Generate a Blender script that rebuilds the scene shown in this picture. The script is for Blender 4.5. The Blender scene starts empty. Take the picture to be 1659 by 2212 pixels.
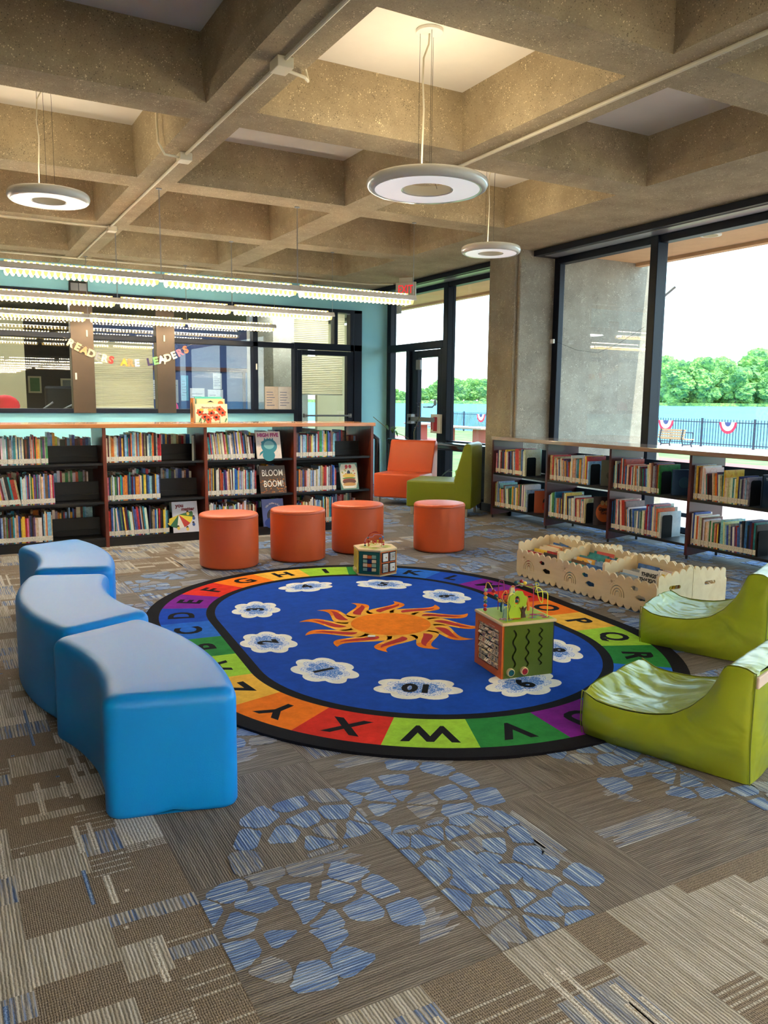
import bpy, bmesh, math, random
from mathutils import Vector, Matrix, Euler, noise
from mathutils.geometry import tessellate_polygon
random.seed(7)
S = bpy.context.scene
COL = S.collection
PI = math.pi
# ------------------------------------------------------------------ camera
YAW, PITCH, ROLL, FPX, CAMH = 0.506633205, -0.137100534, 0.00982427522, 1740.27642, 1.37
fw = Vector((math.sin(YAW)*math.cos(PITCH), math.cos(YAW)*math.cos(PITCH), math.sin(PITCH)))
rt = Vector((math.cos(YAW), -math.sin(YAW), 0)); up = rt.cross(fw)
rt2 = rt*math.cos(ROLL)+up*math.sin(ROLL); up2 = -rt*math.sin(ROLL)+up*math.cos(ROLL)
cam = bpy.data.cameras.new('camera'); co = bpy.data.objects.new('camera', cam); COL.objects.link(co)
m = Matrix((rt2, up2, -fw)).transposed().to_4x4(); m.translation = (0, 0, CAMH); co.matrix_world = m
cam.sensor_fit = 'VERTICAL'; cam.sensor_height = 24; cam.lens = 24*FPX/2212; cam.clip_end = 3000; cam.clip_start = .05
S.camera = co
# ------------------------------------------------------------------ view, world, sun
S.view_settings.view_transform = 'Standard'; S.view_settings.look = 'None'
S.view_settings.exposure = 1.15; S.view_settings.gamma = 1; S.view_settings.use_curve_mapping = False
SKY, SUN, TUBE, RINGL = 3.2, 4.5, 34.0, 1.3
w = bpy.data.worlds.new('world'); S.world = w; w.use_nodes = True; nt = w.node_tree; nt.nodes.clear()
def N(nt, t, **k):
    n = nt.nodes.new(t)
    for a, b in k.items():
        if a == 'i':
            for x, y in b.items(): n.inputs[x].default_value = y
        else: setattr(n, a, b)
    return n
def ramp(nt, stops, fac=None, interp='LINEAR'):
    r = N(nt, 'ShaderNodeValToRGB'); cr = r.color_ramp; cr.interpolation = interp
    while len(cr.elements) > 1: cr.elements.remove(cr.elements[-1])
    cr.elements[0].position = stops[0][0]; cr.elements[0].color = stops[0][1]
    for p, c in stops[1:]:
        e = cr.elements.new(p); e.color = c
    if fac is not None: nt.links.new(fac, r.inputs[0])
    return r
def L(c, a=1):                                            # sRGB 0-255 to linear
    return tuple((x/255/12.92 if x/255 <= .04045 else ((x/255+.055)/1.055)**2.4) for x in c)+(a,)
tc = N(nt, 'ShaderNodeTexCoord'); sx = N(nt, 'ShaderNodeSeparateXYZ'); nt.links.new(tc.outputs['Generated'], sx.inputs[0])
sky = ramp(nt, [(0, (.30, .36, .42, 1)), (.49, (.45, .55, .62, 1)), (.505, (.86, .95, 1, 1)), (.60, (.42, .70, .88, 1)), (1, (.22, .42, .8, 1))])
mr = N(nt, 'ShaderNodeMapRange', i={1: -1, 2: 1}); nt.links.new(sx.outputs[2], mr.inputs[0]); nt.links.new(mr.outputs[0], sky.inputs[0])
cn = N(nt, 'ShaderNodeTexNoise', i={'Scale': 4.0, 'Detail': 6.0, 'Roughness': .6})
mp = N(nt, 'ShaderNodeMapping', i={'Scale': (1, 1, 4)}); nt.links.new(tc.outputs['Generated'], mp.inputs[0]); nt.links.new(mp.outputs[0], cn.inputs[0])
cr = ramp(nt, [(.52, (0, 0, 0, 1)), (.62, (1, 1, 1, 1))], cn.outputs[0])
mx = N(nt, 'ShaderNodeMix', data_type='RGBA', i={7: (.97, .98, 1, 1)}); nt.links.new(cr.outputs[0], mx.inputs[0]); nt.links.new(sky.outputs[0], mx.inputs[6])
bg = N(nt, 'ShaderNodeBackground', i={1: SKY}); nt.links.new(mx.outputs[2], bg.inputs[0])
wo = N(nt, 'ShaderNodeOutputWorld'); nt.links.new(bg.outputs[0], wo.inputs[0])
sl = bpy.data.lights.new('sun', 'SUN'); sl.energy = SUN; sl.angle = .009; sl.color = (1, .95, .86)
so = bpy.data.objects.new('sun', sl); COL.objects.link(so)
so.rotation_euler = Vector((-.08, .50, -1.0)).to_track_quat('-Z', 'Y').to_euler()
def portal(name, loc, rot, sx_, sy_):
    l = bpy.data.lights.new(name, 'AREA'); l.shape = 'RECTANGLE'; l.size = sx_; l.size_y = sy_; l.cycles.is_portal = True
    o = bpy.data.objects.new(name, l); COL.objects.link(o); o.location = loc; o.rotation_euler = rot
portal('window_portal', (6.74, 2.9, 1.55), (0, PI/2, 0), 3.0, 9.6)
portal('door_portal', (6.74, 10.0, 1.55), (0, PI/2, 0), 3.0, 3.4)
# ------------------------------------------------------------------ materials
MATS = {}
def mat(name, col=(.5, .5, .5), rough=.5, metal=0, srgb=True, emit=0, bump=0, bscale=100, var=0, vscale=8, spec=.5, coat=0, ecol=None, vcol=False, alpha=None, trans=0):
    if name in MATS: return MATS[name]
    m = bpy.data.materials.new(name); m.use_nodes = True; nt = m.node_tree; b = nt.nodes['Principled BSDF']
    c = L(col) if srgb else tuple(col)+(1,)
    b.inputs['Base Color'].default_value = c; b.inputs['Roughness'].default_value = rough; b.inputs['Metallic'].default_value = metal
    b.inputs['Specular IOR Level'].default_value = spec
    if coat: b.inputs['Coat Weight'].default_value = coat
    if emit: b.inputs['Emission Color'].default_value = ecol or c; b.inputs['Emission Strength'].default_value = emit
    src = None; tc = N(nt, 'ShaderNodeTexCoord')
    if vcol:
        a = N(nt, 'ShaderNodeAttribute', attribute_name='Col'); src = a.outputs[0]
    if var:
        n = N(nt, 'ShaderNodeTexNoise', i={'Scale': vscale, 'Detail': 6.0, 'Roughness': .65}); nt.links.new(tc.outputs['Object'], n.inputs[0])
        r = ramp(nt, [(.3, (1-var, 1-var, 1-var, 1)), (.7, (1+var*.5,)*3+(1,))], n.outputs[0])
        mx = N(nt, 'ShaderNodeMix', data_type='RGBA', blend_type='MULTIPLY', i={0: 1.0, 6: c}); nt.links.new(r.outputs[0], mx.inputs[7])
        if src: nt.links.new(src, mx.inputs[6])
        src = mx.outputs[2]
    if src: nt.links.new(src, b.inputs['Base Color'])
    if bump:
        n = N(nt, 'ShaderNodeTexNoise', i={'Scale': bscale, 'Detail': 4.0}); nt.links.new(tc.outputs['Object'], n.inputs[0])
        bp = N(nt, 'ShaderNodeBump', i={'Strength': bump, 'Distance': .01}); nt.links.new(n.outputs[0], bp.inputs['Height']); nt.links.new(bp.outputs[0], b.inputs['Normal'])
    MATS[name] = m; return m
def nodes(name):
    m = bpy.data.materials.new(name); m.use_nodes = True; MATS[name] = m
    return m, m.node_tree, m.node_tree.nodes['Principled BSDF']
def concrete(name, base, dark, scale=1.0, streak=0.0):
    m, nt, b = nodes(name); tc = N(nt, 'ShaderNodeTexCoord'); O = tc.outputs['Object']
    n1 = N(nt, 'ShaderNodeTexNoise', i={'Scale': 2.2*scale, 'Detail': 8.0, 'Roughness': .62}); nt.links.new(O, n1.inputs[0])
    r1 = ramp(nt, [(.32, L(dark)), (.68, L(base))], n1.outputs[0])
    v = N(nt, 'ShaderNodeTexVoronoi', i={'Scale': 75.0}); nt.links.new(O, v.inputs[0])
    n2 = N(nt, 'ShaderNodeTexNoise', i={'Scale': 9.0}); nt.links.new(O, n2.inputs[0])
    ad = N(nt, 'ShaderNodeMath', operation='SUBTRACT'); nt.links.new(v.outputs['Distance'], ad.inputs[0])
    ml = N(nt, 'ShaderNodeMath', operation='MULTIPLY', i={1: .42}); nt.links.new(n2.outputs[0], ml.inputs[0]); nt.links.new(ml.outputs[0], ad.inputs[1])
    r2 = ramp(nt, [(0, (.75, .75, .75, 1)), (.022, (0, 0, 0, 1))], ad.outputs[0])
    gt = N(nt, 'ShaderNodeTexNoise', i={'Scale': 30.0, 'Detail': 1.0}); nt.links.new(O, gt.inputs[0])
    gr = ramp(nt, [(.5, (0, 0, 0, 1)), (.56, (1, 1, 1, 1))], gt.outputs[0])
    pick = N(nt, 'ShaderNodeMix', data_type='RGBA', i={6: L(tuple(x*.66 for x in dark)), 7: L(tuple(min(255, x*1.35+12) for x in base))}); nt.links.new(gr.outputs[0], pick.inputs[0])
    mx = N(nt, 'ShaderNodeMix', data_type='RGBA'); nt.links.new(r2.outputs[0], mx.inputs[0]); nt.links.new(r1.outputs[0], mx.inputs[6]); nt.links.new(pick.outputs[2], mx.inputs[7])
    n3 = N(nt, 'ShaderNodeTexNoise', i={'Scale': 140.0, 'Detail': 3.0}); nt.links.new(O, n3.inputs[0])
    r3 = ramp(nt, [(.3, (.86, .86, .86, 1)), (.7, (1.08, 1.08, 1.08, 1))], n3.outputs[0])
    m2 = N(nt, 'ShaderNodeMix', data_type='RGBA', blend_type='MULTIPLY', i={0: 1.0}); nt.links.new(mx.outputs[2], m2.inputs[6]); nt.links.new(r3.outputs[0], m2.inputs[7])
    nt.links.new(m2.outputs[2], b.inputs['Base Color']); b.inputs['Roughness'].default_value = .85
    bp = N(nt, 'ShaderNodeBump', i={'Strength': .35, 'Distance': .004}); nt.links.new(n3.outputs[0], bp.inputs['Height']); nt.links.new(bp.outputs[0], b.inputs['Normal'])
    return m
def wood(name, c1, c2, scale=6, axis='X', rough=.4, coat=.2):
    m, nt, b = nodes(name); tc = N(nt, 'ShaderNodeTexCoord')
    mp = N(nt, 'ShaderNodeMapping', i={'Scale': {'X': (.12, 1, 1), 'Y': (1, .12, 1), 'Z': (1, 1, .12)}[axis]}); nt.links.new(tc.outputs['Object'], mp.inputs[0])
    n = N(nt, 'ShaderNodeTexNoise', i={'Scale': scale*4, 'Detail': 7.0, 'Roughness': .6, 'Distortion': .8}); nt.links.new(mp.outputs[0], n.inputs[0])
    r = ramp(nt, [(.3, L(c1)), (.7, L(c2))], n.outputs[0]); nt.links.new(r.outputs[0], b.inputs['Base Color'])
    b.inputs['Roughness'].default_value = rough; b.inputs['Coat Weight'].default_value = coat
    return m
def glassm(name='pane_glass', tint=(.93, .97, .96), refl=1.0):
    m = bpy.data.materials.new(name); m.use_nodes = True; nt = m.node_tree; nt.nodes.clear()
    t = N(nt, 'ShaderNodeBsdfTransparent', i={0: tint+(1,)}); g = N(nt, 'ShaderNodeBsdfGlossy', i={'Roughness': .0, 'Color': (refl,)*3+(1,)})
    lw = N(nt, 'ShaderNodeLayerWeight', i={0: .5}); pw = N(nt, 'ShaderNodeMath', operation='POWER', i={1: 5.0}); nt.links.new(lw.outputs['Facing'], pw.inputs[0])
    f = N(nt, 'ShaderNodeMath', operation='MULTIPLY_ADD', i={1: .9, 2: .045}); nt.links.new(pw.outputs[0], f.inputs[0]); mx = N(nt, 'ShaderNodeMixShader'); o = N(nt, 'ShaderNodeOutputMaterial')
    nt.links.new(f.outputs[0], mx.inputs[0]); nt.links.new(t.outputs[0], mx.inputs[1]); nt.links.new(g.outputs[0], mx.inputs[2]); nt.links.new(mx.outputs[0], o.inputs[0])
    MATS[name] = m; return m
# ------------------------------------------------------------------ geometry helpers
def basis(o):
    b = Matrix.LocRotScale(o.location, o.rotation_euler, o.scale)
    return basis(o.parent) @ o.matrix_parent_inverse @ b if o.parent else b
class MB:
    def __init__(s): s.v = []; s.f = []; s.m = []; s.c = []; s.M = None
    def add(s, vs, fs, mi=0, M=None):
        b = len(s.v); M = M or s.M
        s.v += [tuple(M @ Vector(p)) for p in vs] if M else [tuple(p) for p in vs]
        s.f += [tuple(b+i for i in f) for f in fs]; s.m += [mi]*len(fs); return s
    def box(s, a, b, mi=0, M=None):
        x0, y0, z0 = a; x1, y1, z1 = b
        return s.add([(x0, y0, z0), (x1, y0, z0), (x1, y1, z0), (x0, y1, z0), (x0, y0, z1), (x1, y0, z1), (x1, y1, z1), (x0, y1, z1)],
                     [(3, 2, 1, 0), (4, 5, 6, 7), (0, 1, 5, 4), (1, 2, 6, 5), (2, 3, 7, 6), (3, 0, 4, 7)], mi, M)
    def tube(s, pts, r, n=8, mi=0, M=None, cap=True):
        pts = [Vector(p) for p in pts]; vs = []; fs = []; prev = None
        for i, p in enumerate(pts):
            d = (pts[min(i+1, len(pts)-1)]-pts[max(i-1, 0)]); d = d.normalized() if d.length > 1e-9 else Vector((0, 0, 1))
            if prev is None: a = d.orthogonal().normalized()
            else: a = (prev-d*prev.dot(d)); a = a.normalized() if a.length > 1e-6 else d.orthogonal().normalized()
            prev = a; c = d.cross(a); rr = r[i] if isinstance(r, (list, tuple)) else r
            vs += [p+(a*math.cos(2*PI*k/n)+c*math.sin(2*PI*k/n))*rr for k in range(n)]
        for i in range(len(pts)-1):
            for k in range(n): fs.append((i*n+k, i*n+(k+1) % n, (i+1)*n+(k+1) % n, (i+1)*n+k))
        if cap: fs += [tuple(range(n-1, -1, -1)), tuple((len(pts)-1)*n+k for k in range(n))]
        return s.add(vs, fs, mi, M)
    def cyl(s, c, r, z0, z1, n=24, mi=0, M=None): return s.tube([(c[0], c[1], z0), (c[0], c[1], z1)], r, n, mi, M)
    def lathe(s, prof, n=48, mi=0, M=None, close=False):
        vs = []; fs = []; k = len(prof)
        for i in range(n):
            a = 2*PI*i/n; vs += [(r*math.cos(a), r*math.sin(a), z) for r, z in prof]
        for i in range(n):
            j = (i+1) % n
            for q in range(k if close else k-1): fs.append((i*k+q, j*k+q, j*k+(q+1) % k, i*k+(q+1) % k))
        return s.add(vs, fs, mi, M)
    def ball(s, c, r, n=10, mi=0, M=None, sc=(1, 1, 1)):
        vs = []; fs = []; h = n//2+1
        for i in range(1, h):
            t = PI*i/h
            for k in range(n): a = 2*PI*k/n; vs.append((c[0]+r*sc[0]*math.sin(t)*math.cos(a), c[1]+r*sc[1]*math.sin(t)*math.sin(a), c[2]+r*sc[2]*math.cos(t)))
        for i in range(h-2):
            for k in range(n): fs.append((i*n+k, (i+1)*n+k, (i+1)*n+(k+1) % n, i*n+(k+1) % n))
        vs += [(c[0], c[1], c[2]+r*sc[2]), (c[0], c[1], c[2]-r*sc[2])]; T = len(vs)-2
        for k in range(n): fs += [(T, k, (k+1) % n), (T+1, (h-2)*n+(k+1) % n, (h-2)*n+k)]
        return s.add(vs, fs, mi, M)
    def poly(s, loops, z0, z1=None, mi=0, M=None):            # 2D outline with holes; extruded z0..z1
        loops = [[Vector((p[0], p[1], 0)) for p in l] for l in loops]; flat = [p for l in loops for p in l]; n = len(flat)
        tri = tessellate_polygon(loops)
        fx = []
        for t in tri:
            a, b, c = [flat[i] for i in t]
            if (b-a).cross(c-a).z < 0: t = (t[0], t[2], t[1])
            fx.append(tuple(t))
        if z1 is None: return s.add([(p.x, p.y, z0) for p in flat], fx, mi, M)
        vs = [(p.x, p.y, z0) for p in flat]+[(p.x, p.y, z1) for p in flat]
        fs = [(t[0], t[2], t[1]) for t in fx]+[(t[0]+n, t[1]+n, t[2]+n) for t in fx]; o = 0
        for li, l in enumerate(loops):
            k = len(l); ar = sum(l[i].x*l[(i+1) % k].y-l[(i+1) % k].x*l[i].y for i in range(k)); fl = (ar > 0) == (li == 0)
            for i in range(k):
                a, b = o+i, o+(i+1) % k
                fs.append((a, b, b+n, a+n) if fl else (b, a, a+n, b+n))
            o += k
        return s.add(vs, fs, mi, M)
    def text(s, t, size, M, mi=0, bold=0.0, depth=0.0):
        vs, fs = textgeo(t, size, bold, depth); return s.add(vs, fs, mi, M)
    def build(s, name, mats, parent=None, smooth=False, bevel=0, col=None, seg=2, ang=40):
        me = bpy.data.meshes.new(name); me.from_pydata(s.v, [], s.f)
        for m in (mats if isinstance(mats, (list, tuple)) else [mats]): me.materials.append(MATS[m] if isinstance(m, str) else m)
        me.polygons.foreach_set('material_index', s.m)
        if s.c or col:
            a = me.color_attributes.new('Col', 'FLOAT_COLOR', 'CORNER'); i = 0; cc = []
            for p in me.polygons:
                c = s.c[p.index] if s.c else col
                cc += list(c)*p.loop_total
            a.data.foreach_set('color', cc)
        if smooth: me.polygons.foreach_set('use_smooth', [True]*len(me.polygons))
        me.update(); o = bpy.data.objects.new(name, me); COL.objects.link(o)
        if parent is not None:
            o.parent = parent; o.matrix_parent_inverse = basis(parent).inverted()
        if bevel:
            b = o.modifiers.new('bevel', 'BEVEL'); b.width = bevel; b.segments = seg; b.limit_method = 'ANGLE'; b.angle_limit = math.radians(ang)
        if smooth and not bevel:
            try: me.set_sharp_from_angle(angle=math.radians(ang))
            except Exception: pass
        return o
_tg = {}
def textgeo(t, size, bold, depth):
    k = (t, size, bold, depth)
    if k not in _tg:
        c = bpy.data.curves.new('t', 'FONT'); c.body = t; c.size = size; c.offset = bold; c.extrude = depth; c.align_x = 'CENTER'; c.align_y = 'CENTER'; c.resolution_u = 3
        o = bpy.data.objects.new('t', c); COL.objects.link(o); dg = bpy.context.evaluated_depsgraph_get(); dg.update()
        me = bpy.data.meshes.new_from_object(o.evaluated_get(dg)); _tg[k] = ([tuple(v.co) for v in me.vertices], [tuple(p.vertices) for p in me.polygons])
        bpy.data.objects.remove(o); bpy.data.curves.remove(c); bpy.data.meshes.remove(me)
    return _tg[k]
def tag(o, label=None, cat=None, group=None, kind=None):
    if label: o['label'] = label
    if cat: o['category'] = cat
    if group: o['group'] = group
    if kind: o['kind'] = kind
    return o
def empty(name, loc, rz=0, **k):
    o = bpy.data.objects.new(name, None); COL.objects.link(o); o.location = loc; o.rotation_euler = (0, 0, rz); o.empty_display_size = .1
    return tag(o, **k)
def struct(mb, name, mats, **k): return tag(mb.build(name, mats, **k), kind='structure')
def copy_tree(o, parent=None):
    c = o.copy(); COL.objects.link(c)
    if parent is not None: c.parent = parent; c.matrix_parent_inverse = o.matrix_parent_inverse.copy()
    for ch in list(o.children): copy_tree(ch, c)
    return c
def face(origin, xdir, ydir):                               # matrix putting local x,y on a plane
    x = Vector(xdir).normalized(); y = Vector(ydir).normalized(); z = x.cross(y)
    m = Matrix((x, y, z)).transposed().to_4x4(); m.translation = Vector(origin); return m
# ================================================================== STRUCTURE
concrete('concrete_beam', (186, 169, 136), (154, 137, 108)); concrete('concrete_column', (172, 165, 148), (140, 132, 118)); concrete('concrete_fin', (184, 176, 160), (160, 152, 138))
mat('plaster', (226, 220, 208), .9, var=.05, vscale=3)
mat('teal_paint', (150, 216, 230), .6, var=.04, vscale=1.5); mat('dark_frame', (12, 19, 36), .42, spec=.3); mat('bronze', (92, 78, 66), .3, metal=.8, var=.12, vscale=2)
mat('black_metal', (16, 16, 18), .45); mat('white_paint', (232, 228, 216), .45); mat('beige_paint', (214, 204, 172), .6); mat('baseboard', (60, 66, 74), .5)
mat('soffit_tan', (214, 172, 128), .8, var=.12, vscale=3); mat('grey_metal', (150, 152, 155), .35, metal=.6); glassm()
ZC, ZT, XW, YW = 3.14, 3.52, 6.62, 11.76
# ceiling: concrete waffle with plaster in the top of every coffer
mb = MB()
xe = sorted([3.73+1.87*k for k in range(-8, 1)]+[3.73-.32+1.87*k for k in range(-8, 1)]+[5.235, XW+.1, -13.5])
ye = []; k = 5.20-1.895*10
while k < 13: ye += [k-.16, k+.16]; k += 1.895
ye = sorted([y for y in ye if y < YW]+[YW+.0, ye[0]-.4])
for i in range(len(xe)-1):
    x0, x1 = xe[i], xe[i+1]; px = 1.4 < x1-x0 < 1.7 and x1 < 5.3
    for j in range(len(ye)-1):
        y0, y1 = ye[j], ye[j+1]
        if px and (y1-y0) > 1.4 or (px and j == len(ye)-2 and y1-y0 > .5):
            e, l = .022, .075; P = [(x0, y0), (x1, y0), (x1, y1), (x0, y1)]; C = [(1, 1), (-1, 1), (-1, -1), (1, -1)]
            r = [[(p[0]+c[0]*d, p[1]+c[1]*d, z) for p, c in zip(P, C)] for d, z in ((0, ZC), (e, ZC+l), (e+.016, ZT))]
            mb.add(r[0]+r[1]+r[2], [(a, a+4, (a+1) % 4+4, (a+1) % 4) for a in range(4)]+[(a+4, a+8, (a+1) % 4+8, (a+1) % 4+4) for a in range(4)], 0)
            mb.add([(p[0], p[1], ZT) for p in P], [(3, 2, 1, 0)], 1)
        else: mb.add([(x0, y0, ZC), (x1, y0, ZC), (x1, y1, ZC), (x0, y1, ZC)], [(3, 2, 1, 0)], 0)
mb.box((-13.5, -14.2, 3.75), (XW+.2, 16.2, 3.9), 0)
struct(mb, 'ceiling', ['concrete_beam', 'plaster'])
# walls
mb = MB()
for a, b in (((-13.5, YW, 2.79), (6.62, YW+.2, 3.6)), ((6.07, YW, 0), (6.62, YW+.2, 2.79)), ((-13.5, YW, 0), (4.90, YW+.2, 1.165))): mb.box(a, b)
struct(mb, 'wall_back', 'teal_paint')
mb = MB(); mb.box((-13.7, -14.2, 0), (-13.5, 16.2, 3.6)); struct(mb, 'wall_left', 'beige_paint')
mb = MB(); mb.box((-13.5, -14.4, 0), (7, -14.2, 3.6)); struct(mb, 'wall_front', 'beige_paint')
mb = MB(); mb.box((XW-.05, -14.2, 0), (XW+.2, -2.0, 3.4)); mb.box((XW+.0, -2, 3.11), (XW+.2, 12, 3.6)); mb.box((XW, -10, 3.55), (8.20, 22, 6.5)); mb.box((XW, -2, -.4), (XW+.2, 12, .03)); mb.box((XW, 12.0, 0), (XW+.2, 16.2, .8)); mb.box((XW, 11.76, 2.8), (XW+.2, 16.2, 3.6)); mb.box((XW, 15.6, 0), (XW+.2, 16.2, 3.6)); mb.box((XW, 11.76, 0), (XW+.03, 12.0, 3.6)); struct(mb, 'wall_right', 'concrete_column')
# concrete column that continues outside as a fin
mb = MB(); pro = [(6.05, -.4), (6.05, 3.4), (8.54, 3.4), (8.50, 3.12), (8.43, 1.64), (8.58, .8), (8.75, -.4)]
mb.poly([pro], -8.30, -7.79, 0, Matrix(((1, 0, 0, 0), (0, 0, -1, 0), (0, 1, 0, 0), (0, 0, 0, 1))))
mb.poly([[(6.09, -.4), (6.09, 3.4), (8.50, 3.4), (8.46, 3.12), (8.39, 1.64), (8.54, .8), (8.71, -.4)]], -7.8, -7.75, 0, Matrix(((1, 0, 0, 0), (0, 0, -1, 0), (0, 1, 0, 0), (0, 0, 0, 1))))
struct(mb, 'trim_1', 'concrete_column', bevel=.02)
mb = MB(); mb.box((6.02, 7.72, 0), (6.05, 8.33, .1)); mb.box((6.02, 8.3, 0), (6.6, 8.33, .1)); mb.box((6.02, 7.72, 0), (6.6, 7.75, .1)); struct(mb, 'baseboard_right', 'baseboard')
# near window group
def frame(name, boxes, parent=None):
    mb = MB()
    for a, b in boxes: mb.box(a, b)
    o = mb.build(name, 'dark_frame', parent, bevel=.006)
    return o
def pane(y0, y1, z0, z1, parent, x=XW+.06):
    mb = MB(); mb.box((x, y0, z0), (x+.008, y1, z1)); return mb.build('glass_pane', 'pane_glass', parent)
f = tag(frame('window_1', [((6.61, 7.65, .03), (6.69, 7.75, 3.1)), ((6.55, 6.10, .03), (6.70, 6.20, 3.1)), ((6.55, 2.90, .03), (6.70, 3.0, 3.1)), ((6.55, -.38, .03), (6.70, -.28, 3.1)),
     ((6.58, -2, 3.0), (6.70, 7.65, 3.1)), ((6.59, -2, .03), (6.69, 7.65, .11)), ((6.58, -2, .03), (6.70, -1.9, 3.1))]), kind='structure')
for a, b in ((6.20, 7.65), (3.0, 6.10), (-.28, 2.90), (-1.9, -.38)): pane(a, b, .11, 3.0, f, 6.66)
mb = MB(); mb.box((6.27, -2, 3.07), (6.60, 7.73, 3.135)); mb.box((6.27, 8.34, 3.07), (6.60, 11.74, 3.135)); struct(mb, 'trim_2', 'dark_frame', bevel=.004)
mb = MB(); mb.box((6.33, -2, 3.062), (6.52, 7.6, 3.07)); mb.box((6.33, 8.4, 3.062), (6.52, 11.7, 3.07)); struct(mb, 'trim_3', 'grey_metal')
portal('office_portal', (6.9, 13.8, 1.8), (0, PI/2, 0), 2.0, 3.6)
# far window group with the door
f = tag(frame('window_2', [((6.55, 11.64, 0), (6.66, 11.76, 3.1)), ((6.54, 9.95, 0), (6.68, 10.07, 3.1)), ((6.57, 10.07, 0), (6.66, 10.18, 2.15)), ((6.55, 8.3, 0), (6.66, 8.42, 3.1)), ((6.55, 8.3, 3.0), (6.66, 11.7, 3.1)), ((6.54, 10.07, 2.15), (6.65, 11.7, 2.26)),
     ((6.55, 11.03, 0), (6.66, 11.14, 2.15)), ((6.56, 8.4, 0), (6.66, 9.95, .1)), ((6.57, 8.4, .74), (6.65, 9.95, .8)), ((6.56, 11.14, 0), (6.66, 11.64, .1))]), kind='structure')
for a, b, c, d in ((10.07, 11.64, 2.26, 3.0), (11.14, 11.64, .1, 2.15), (8.42, 9.95, .1, 3.0)): pane(a, b, c, d, f, 6.625)
d = tag(frame('door_1', [((6.58, 10.83, .02), (6.66, 11.02, 2.14)), ((6.58, 10.18, .02), (6.66, 10.26, 2.14)), ((6.58, 10.26, 2.03), (6.66, 10.83, 2.14)), ((6.58, 10.26, .02), (6.66, 10.83, .22))]), kind='structure')
pane(10.26, 10.83, .22, 2.03, d, 6.62)
mb = MB(); mb.box((6.49, 10.18, 1.06), (6.54, 10.95, 1.13)); mb.box((6.49, 10.86, 1.02), (6.6, 10.98, 1.17)); mb.build('push_bar', 'grey_metal', d, bevel=.006)
mb = MB(); mb.box((6.54, 10.70, 1.85), (6.58, 10.82, 2.0)); mb.build('door_closer', 'grey_metal', d, bevel=.006)
mb = MB(); mb.tube([(6.68, 10.8, 1.28), (6.76, 10.8, 1.28), (6.78, 10.7, 1.28), (6.78, 10.62, 1.33)], .012, 8); mb.ball((6.78, 10.62, 1.35), .04, sc=(.5, 1, 1.3)); mb.build('door_handle', 'grey_metal', d, smooth=True)
# office front (glazed band in the back wall)
Y0, Y1 = YW-.04, YW+.1
mb = MB()
for a, b, c, dd in ((-13.5, 6.07, 2.74, 2.79), (4.9, 6.07, 2.15, 2.25), (-13.5, 4.9, 2.16, 2.235), (-13.5, 4.9, 1.165, 1.225), (5.93, 6.07, 0, 2.79), (4.23, 4.31, 1.2, 2.75), (4.90, 4.95, 0, 2.16), (5.86, 5.93, 2.15, 2.75), (5.58, 5.64, 2.25, 2.75)):
    mb.box((a, Y0, c), (b, Y1, dd))
f = struct(mb, 'window_3', 'dark_frame', bevel=.005)
mb = MB()
for a, b in ((1.655, 1.945), (2.79, 3.05), (-.35, -.06), (-2.3, -2.0)): mb.box((a, Y0-.03, 1.165), (b, Y1, 2.79))
mb.build('mullion_cover', 'bronze', f, bevel=.004)
for a, b, c, dd in ((-13.5, 1.655, 1.225, 2.16), (1.945, 2.79, 1.225, 2.16), (3.05, 4.23, 1.225, 2.16), (4.31, 4.9, .1, 2.16), (-13.5, 1.655, 2.235, 2.74), (1.945, 2.79, 2.235, 2.74), (3.05, 4.23, 2.235, 2.74), (4.31, 5.58, 2.25, 2.74), (5.64, 5.86, 2.25, 2.74)):
    mb = MB(); mb.box((a, YW+.02, c), (b, YW+.028, dd)); mb.build('glass_pane', 'pane_glass', f)
d = tag(frame('door_2', [((4.95, Y0+.01, .02), (5.03, Y1-.03, 2.14)), ((5.81, Y0+.01, .02), (5.93, Y1-.03, 2.14)), ((5.03, Y0+.01, 2.07), (5.81, Y1-.03, 2.14)), ((5.03, Y0+.01, .02), (5.81, Y1-.03, .25))]), kind='structure')
mb = MB(); mb.box((5.03, YW+.02, .25), (5.81, YW+.028, 2.07)); mb.build('glass_pane', 'pane_glass', d)
mb = MB(); mb.tube([(5.05, YW-.10, 1.13), (5.85, YW-.10, 1.13)], .014, 8); mb.box((5.04, YW-.1, 1.10), (5.07, YW-.03, 1.16)); mb.box((5.83, YW-.1, 1.10), (5.86, YW-.03, 1.16)); mb.build('push_bar', 'grey_metal', d)
# office rooms behind the glass
mat('office_blue', (62, 80, 124), .7, var=.06, vscale=2); mat('office_dark', (58, 50, 42), .8); mat('office_cream', (196, 182, 140), .8); mat('brown_trim', (84, 44, 34), .5); mat('office_ceiling', (150, 146, 136), .9)
mb = MB(); mb.box((-13.5, 16.0, 0), (6.62, 16.2, 3.6)); struct(mb, 'wall_office', 'office_dark')
mb = MB(); mb.box((2.2, 14.3, 0), (5.2, 14.4, 2.7)); struct(mb, 'wall_divider', 'office_blue')
for i, (a, b) in enumerate(((-9, 1.33), (5.95, 6.6))):
    mb = MB(); mb.box((a, 14.5 if i == 0 else 13.2, 0), (b, 14.6 if i == 0 else 13.3, 2.7)); struct(mb, 'wall_cream', 'office_cream')
mb = MB(); mb.box((-13.5, YW+.2, 2.85), (6.6, 16, 2.9)); struct(mb, 'ceiling_office', 'office_ceiling')
mb = MB(); mb.box((2.2, 14.27, 1.86), (5.2, 14.30, 1.93)); mb.box((4.95, 14.27, 1.1), (5.0, 14.3, 1.86)); mb.box((2.2, 14.27, 1.1), (5.0, 14.3, 1.14)); struct(mb, 'trim_4', 'brown_trim')
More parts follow.
